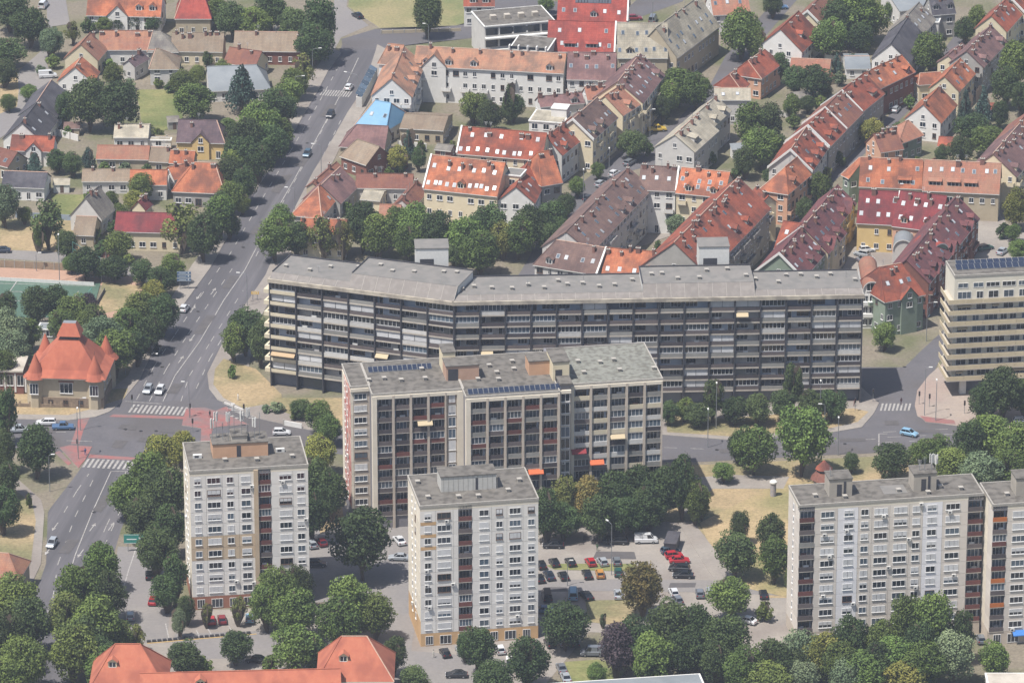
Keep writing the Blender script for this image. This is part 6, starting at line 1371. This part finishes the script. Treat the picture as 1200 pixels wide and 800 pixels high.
for c in [(205,652,80,'silver','hatchback','half under trees left of the antenna tower'),(175,673,95,'black','hatchback','under the tree edge of the access road'),(179.5,703,85,'red','hatchback','standing alone on the access road'),
  (152.5,721,95,'silver','hatchback','between the tree shadows on the access road'),(247.5,726,97,'red','hatchback','left of the darker red car before the antenna tower'),(260,725,97,'dark red','hatchback','right of the bright red one'),
  (292.5,723.5,92,'light blue','hatchback','before the antenna tower corner'),(376.5,634.5,110,'dark red','hatchback','in deep shade behind the antenna tower'),(365,637,110,'silver','hatchback','in deep shade beside a dark red one'),
  (468,632.5,110,'white','sedan','pointing away beside the middle tower'),(467.5,652.5,175,'silver','sedan','crosswise before the dark driveway trees'),(372,660,0,'dark blue','hatchback','hidden in the driveway shade'),
  (521.5,764,105,'black','hatchback','at the entrance of the middle tower'),(539.5,761,100,'silver','hatchback','half under the entrance tree'),(586,760,100,'white','hatchback','before the orange ground floor'),
  (535,789.5,180,'black','sedan','crosswise at the bottom beside the trees'),(300,772,170,'black','sedan','near the school at the bottom edge'),
  (648,638,178,'black','sedan','leftmost of the back row'),(723,633.5,178,'black','estate car','in the middle of the back row'),(757,632,2,'white','van','in the back row beside the shed'),
  (785,644.5,20,'teal','hatchback','closest to the dark shed'),(790,650,15,'red','hatchback','behind the other red one near the shed'),(796,655.5,5,'red','sedan','front one of the red pair'),
  (796,665,170,'black','estate car','behind another black one near the red pair'),(800.5,673,175,'black','sedan','lowest of the group below the shed'),
  (634,661,105,'black','hatchback','touching the tower wall in the upper row'),(649.5,658.5,105,'black','hatchback','second in the upper row'),(668.5,658,105,'black','hatchback','third in the upper row'),
  (692,658,105,'red','hatchback','alone among dark ones in the upper row'),(706,657.5,105,'silver','hatchback','between red and dark ones in the upper row'),(722.5,657,95,'grey','hatchback','last on the right of the upper row'),
  (632,677,105,'black','hatchback','touching the tower wall in the lower row'),(643.5,673.5,105,'dark blue','sedan','second in the lower row'),(660,674,105,'black','hatchback','third in the lower row'),
  (688,672,100,'black','sedan','left of the orange one'),(703,671.5,95,'orange','hatchback','in the lower row beside the green one'),(724.5,669.5,90,'green','hatchback','at the right end of the lower row'),
  (641,698,95,'black','van','at the shadow edge beside the tower'),(671.5,696,90,'light blue','van','in the tower shadow'),(687,697,115,'black','sedan','right of the light blue van'),
  (724.5,695.5,92,'silver','sedan','left of the browning tree'),(789.5,693.5,100,'white','hatchback','right of the browning tree'),(793,702,110,'grey','hatchback','below the white one beside the grove'),
  (820,694.5,92,'grey','hatchback','in the middle of the lower lot'),(832.5,692.5,92,'silver','hatchback','half hidden by the round tree'),(894.5,695.5,92,'black','hatchback','beside the park trees at the right'),
  (875,726,150,'white','sedan','half under the trees near the right slab'),(644,752.5,105,'black','hatchback','leftmost of the three under the dark tree'),(660,751.5,100,'silver','hatchback','middle of the three under the dark tree'),
  (673,751.5,100,'black','sedan','rightmost of the three under the dark tree'),(694.5,764,178,'grey','van','crosswise before the purple tree'),(658,782,100,'grey','sedan','nearest the bottom lawn'),
  (663,793,100,'silver','sedan','last one at the bottom lawn'),(1149,748,95,'grey','hatchback','between the right slab trees'),(636,714,175,'blue','sedan','in the tower shadow by the wall')]:
    car(*c, lotg)
# ------------------------------------------------------------------ street lamps, traffic lights, signs
def lamp_mesh(h, arm):
    k = ('lamp', h, arm)
    if k not in CACHE:
        b = MB(); b.tube([(0,0,0),(0,0,h-.6)],[.1,.07],M_STEEL,6); pole = b.mesh('pole')
        b = MB(); b.tube([(0,0,h-.65),(.15,0,h-.2),(arm,0,h)],[.06,.05,.04],M_STEEL,5); ar = b.mesh('arm')
        b = MB(); b.box(arm-.1,-.16,h-.08,arm+.75,.16,h+.08,M_WHITE); he = b.mesh('lamp_head'); CACHE[k] = (pole, ar, he)
    return CACHE[k]
def lamp(x, y, h, arm, ang, where):
    P = U(x, y, h); t = thing('street_lamp', 'grey street lamp '+where, 'street lamp', (P.x,P.y,0), math.radians(ang), 'street lamps')
    for m, n in zip(lamp_mesh(h, arm), ('pole','arm','lamp_head')): put(m, n, t)
for l in [(346,89,9,1.8,0,'below the dark tall tree at the boulevard top'),(366,57,9,1.8,10,'at the top of the tree belt'),(502,28,10,.9,170,'on the upper junction beside the meadow'),(419,87,8,3.5,150,'reaching over the upper zebra crossing'),
  (376,169,8,1.8,170,'on the right kerb near the blue roof'),(345,220,8,1.8,170,'beside the bare orange roofed kerb'),(289,320,8.5,1.8,170,'left of the long block'),(146,402,8,1,60,'beside the villa turret'),
  (93,466,8,.8,0,'in front of the villa'),(90,480,12,.8,90,'on the red island at the crossing'),(221,447,9,1.0,180,'on the right crossing island'),(57,532,9,.6,0,'on the lower left lawn'),
  (268,473,6,.6,0,'near the small red crossing'),(68,276,12,.6,90,'above the pitch wall'),(42,296,5,.6,0,'over the pitch lane'),(392,676,6,1.8,0,'between the two front towers'),(665,656,6,.5,0,'left in the car park'),
  (717,613,12,1.6,120,'tall over the car park back row'),(830,481,9,.8,90,'with double head beyond the slab'),(840,450,11,.6,90,'taller beyond the slab'),(962,447,11,.4,90,'tall on the right pavement'),(967,473,7,.8,180,'low on the right pavement'),
  (983,490,9,.3,90,'on the far side of the park road'),(1085,430,12,.8,0,'at the corner of the balconied block'),(1098,446,10,.4,90,'on the warm paving'),(1087,354,10,1.6,0,'in front of the greenish corner house'),
  (763,328+0,6,.6,0,'behind the long roof'),(815,760,6,.5,0,'in the grove clearing'),(762,128,9,.6,0,'up the shaded middle street'),(684,200,9,.8,90,'beside the brown courtyard wing'),(714,175,9,.6,90,'by the dark brown roof'),(765,0,10,.8,90,'on the square at the top')]:
    if 'behind the long roof' in l[5]: continue
    lamp(*l)
def tlight(x, y, where):
    P = U(x, y, 0); t = thing('traffic_light', 'dark traffic light on a post '+where, 'traffic light', (P.x,P.y,0), 0, 'traffic lights')
    b = MB(); b.tube([(0,0,0),(0,0,3.4)],[.07,.06],M_STEEL,5); b.build('post', t)
    b = MB(); b.box(-.2,-.35,2.3,.2,-.08,3.4,M_DK); b.build('housing', t)
    for i, c in enumerate(('#3c1313','#3a2f10','#10301a')):
        b = MB(); b.cone((0,0),.12,-.03,.12,.03,mat('signal_lens_%s' % ('red','amber','green')[i], c, rough=.3),8); o = b.build('lens', t, (0,-.37,3.15-.33*i)); o.rotation_euler = (math.pi/2,0,0)
for l in [(223,488,'by the upper red island'),(226,506,'on the right end of the crossing'),(91,530,'on the lower left island'),(155,478,'at the waiting line beside the villa'),(1023,471,'at the left kerb of the side street'),
  (1077,474,'at the right kerb of the side street'),(1089,477,'on the warm paving corner'),(1130,485,'beside the red cycle strip'),(1002,482,'on the dry verge'),(286,489,'by the small crossing')]: tlight(*l)
M_SG = mat('green_sign_face', '#2f7a70', rough=.5); M_SB = mat('blue_sign_face', '#3c5a7a', rough=.5); M_SW = mat('sign_lettering', '#d8dedc', rough=.5)
def board(label, name, x, y, w, h, z, n, m, rz=0):
    P = U(x, y, 0); t = thing(name, label, 'road sign', (P.x,P.y,0), rz)
    for sx in (-w*.3, w*.3): b = MB(); b.tube([(sx,0,0),(sx,0,z+h)],[.08,.08],M_STEEL,5); b.build('post', t)
    for i in range(n):
        hh_ = h/n-.08; zz = z+i*h/n
        b = MB(); b.box(-w/2,-.2,zz,w/2,-.12,zz+hh_,m); pn = b.build('panel', t)
        b = MB(); e = .07
        b.box(-w/2+e,-.215,zz+e,w/2-e,-.201,zz+e+.06,M_SW); b.box(-w/2+e,-.215,zz+hh_-e-.06,w/2-e,-.201,zz+hh_-e,M_SW); b.build('sign_border', pn)
        b = MB(); b.box(w*.3,-.216,zz+hh_*.3,w*.34,-.202,zz+hh_*.75,M_SW); b.face([(w*.25,-.214,zz+hh_*.6),(w*.39,-.214,zz+hh_*.6),(w*.32,-.214,zz+hh_*.85)], M_SW)
        b.box(-w*.35,-.216,zz+hh_*.42,w*.15,-.202,zz+hh_*.52,M_SW); b.build('sign_marking', pn)
board('green direction board with white arrows beside the lower boulevard', 'direction_sign', 157, 646, 4.2, 2.2, 2.0, 1, M_SG)
board('stacked blue direction boards on posts beside the upper left kerb', 'direction_sign', 216, 339, 3.4, 2.6, 2.2, 3, M_SB)
board('small yellow sign on the pavement beside the long block', 'direction_sign', 299, 352, 1.8, .9, 1.6, 1, mat('yellow_sign_face', '#c99f35'))
# ------------------------------------------------------------------ people
def person(x, y, yaw, label, shirt, trousers):
    P = U(x, y, .1); t = thing('person', label, 'person', (P.x,P.y,.1), math.radians(yaw))
    me = bpy.data.meshes.new('body')
    V = [(0,0,.95),(0,.02,1.2),(0,.02,1.42),(0,0,1.52),(0,-.02,1.66),(.09,0,.9),(.1,-.12,.5),(.1,-.05,.06),(.1,-.2,.04),(-.09,0,.9),(-.1,.1,.5),(-.1,.22,.08),(-.1,.08,.04),(.2,.02,1.4),(.26,.1,1.12),(.25,-.02,.9),(-.2,.02,1.4),(-.26,-.06,1.12),(-.25,-.18,.92)]
    E = [(0,1),(1,2),(2,3),(3,4),(0,5),(5,6),(6,7),(7,8),(0,9),(9,10),(10,11),(11,12),(2,13),(13,14),(14,15),(2,16),(16,17),(17,18)]
    me.from_pydata(V, E, []); o = put(me, 'body', t); o.modifiers.new('Skin', 'SKIN'); s = o.modifiers.new('Sub', 'SUBSURF'); s.levels = s.render_levels = 1
    rad = [.15,.15,.16,.06,.1,.09,.065,.045,.04,.09,.065,.045,.04,.06,.045,.035,.06,.045,.035]
    for i, r in enumerate(rad): me.skin_vertices[0].data[i].radius = (r, r)
    me.skin_vertices[0].data[0].use_root = True
    m = mat('clothing_'+shirt.strip('#'), shirt, rough=.9); me.materials.append(m)
    b = MB(); b.cone((0,-.02),.09,1.68,.115,1.73,mat('dark_hair','#2b2320'),8); b.cone((0,-.02),.115,1.73,.05,1.8,mat('dark_hair','#2b2320'),8); b.build('hair', t)
person(1056, 474, 20, 'person in dark clothes walking over the side street crossing', '#4b3436', '')
person(1001, 476, 70, 'person in reddish top on the dry corner of the pavement', '#6d4a44', '')
person(279, 469, 100, 'person in white walking on the corner lawn path', '#c9c9c6', '')
person(246, 489, 40, 'person in dark jacket waiting on the right crossing island', '#2f3440', '')
person(100, 533, 200, 'person in blue top on the lower left crossing island', '#3f5a80', '')
person(508, 770, 80, 'person in pale shirt beside the middle tower entrance', '#b8b4aa', '')
person(700, 645, 10, 'person in green top walking across the car park', '#4a5f45', '')
# ------------------------------------------------------------------ air
hz = MB(); hz.box(-3050,-3050,-1,3050,3050,CAM.z+12,M_WHITE); hz.mats = []
me = bpy.data.meshes.new('haze'); me.from_pydata(hz.v, [], hz.f); ho = put(me, 'haze'); ho['kind'] = 'stuff'
hm = bpy.data.materials.new('haze'); hm.use_nodes = True; hn = hm.node_tree; hn.nodes.clear()
vo = hn.nodes.new('ShaderNodeVolumePrincipled'); ou = hn.nodes.new('ShaderNodeOutputMaterial'); hn.links.new(vo.outputs[0], ou.inputs['Volume'])
vo.inputs['Color'].default_value = (*HAZE_C, 1); vo.inputs['Density'].default_value = HAZE_D; vo.inputs['Anisotropy'].default_value = .0
me.materials.append(hm)
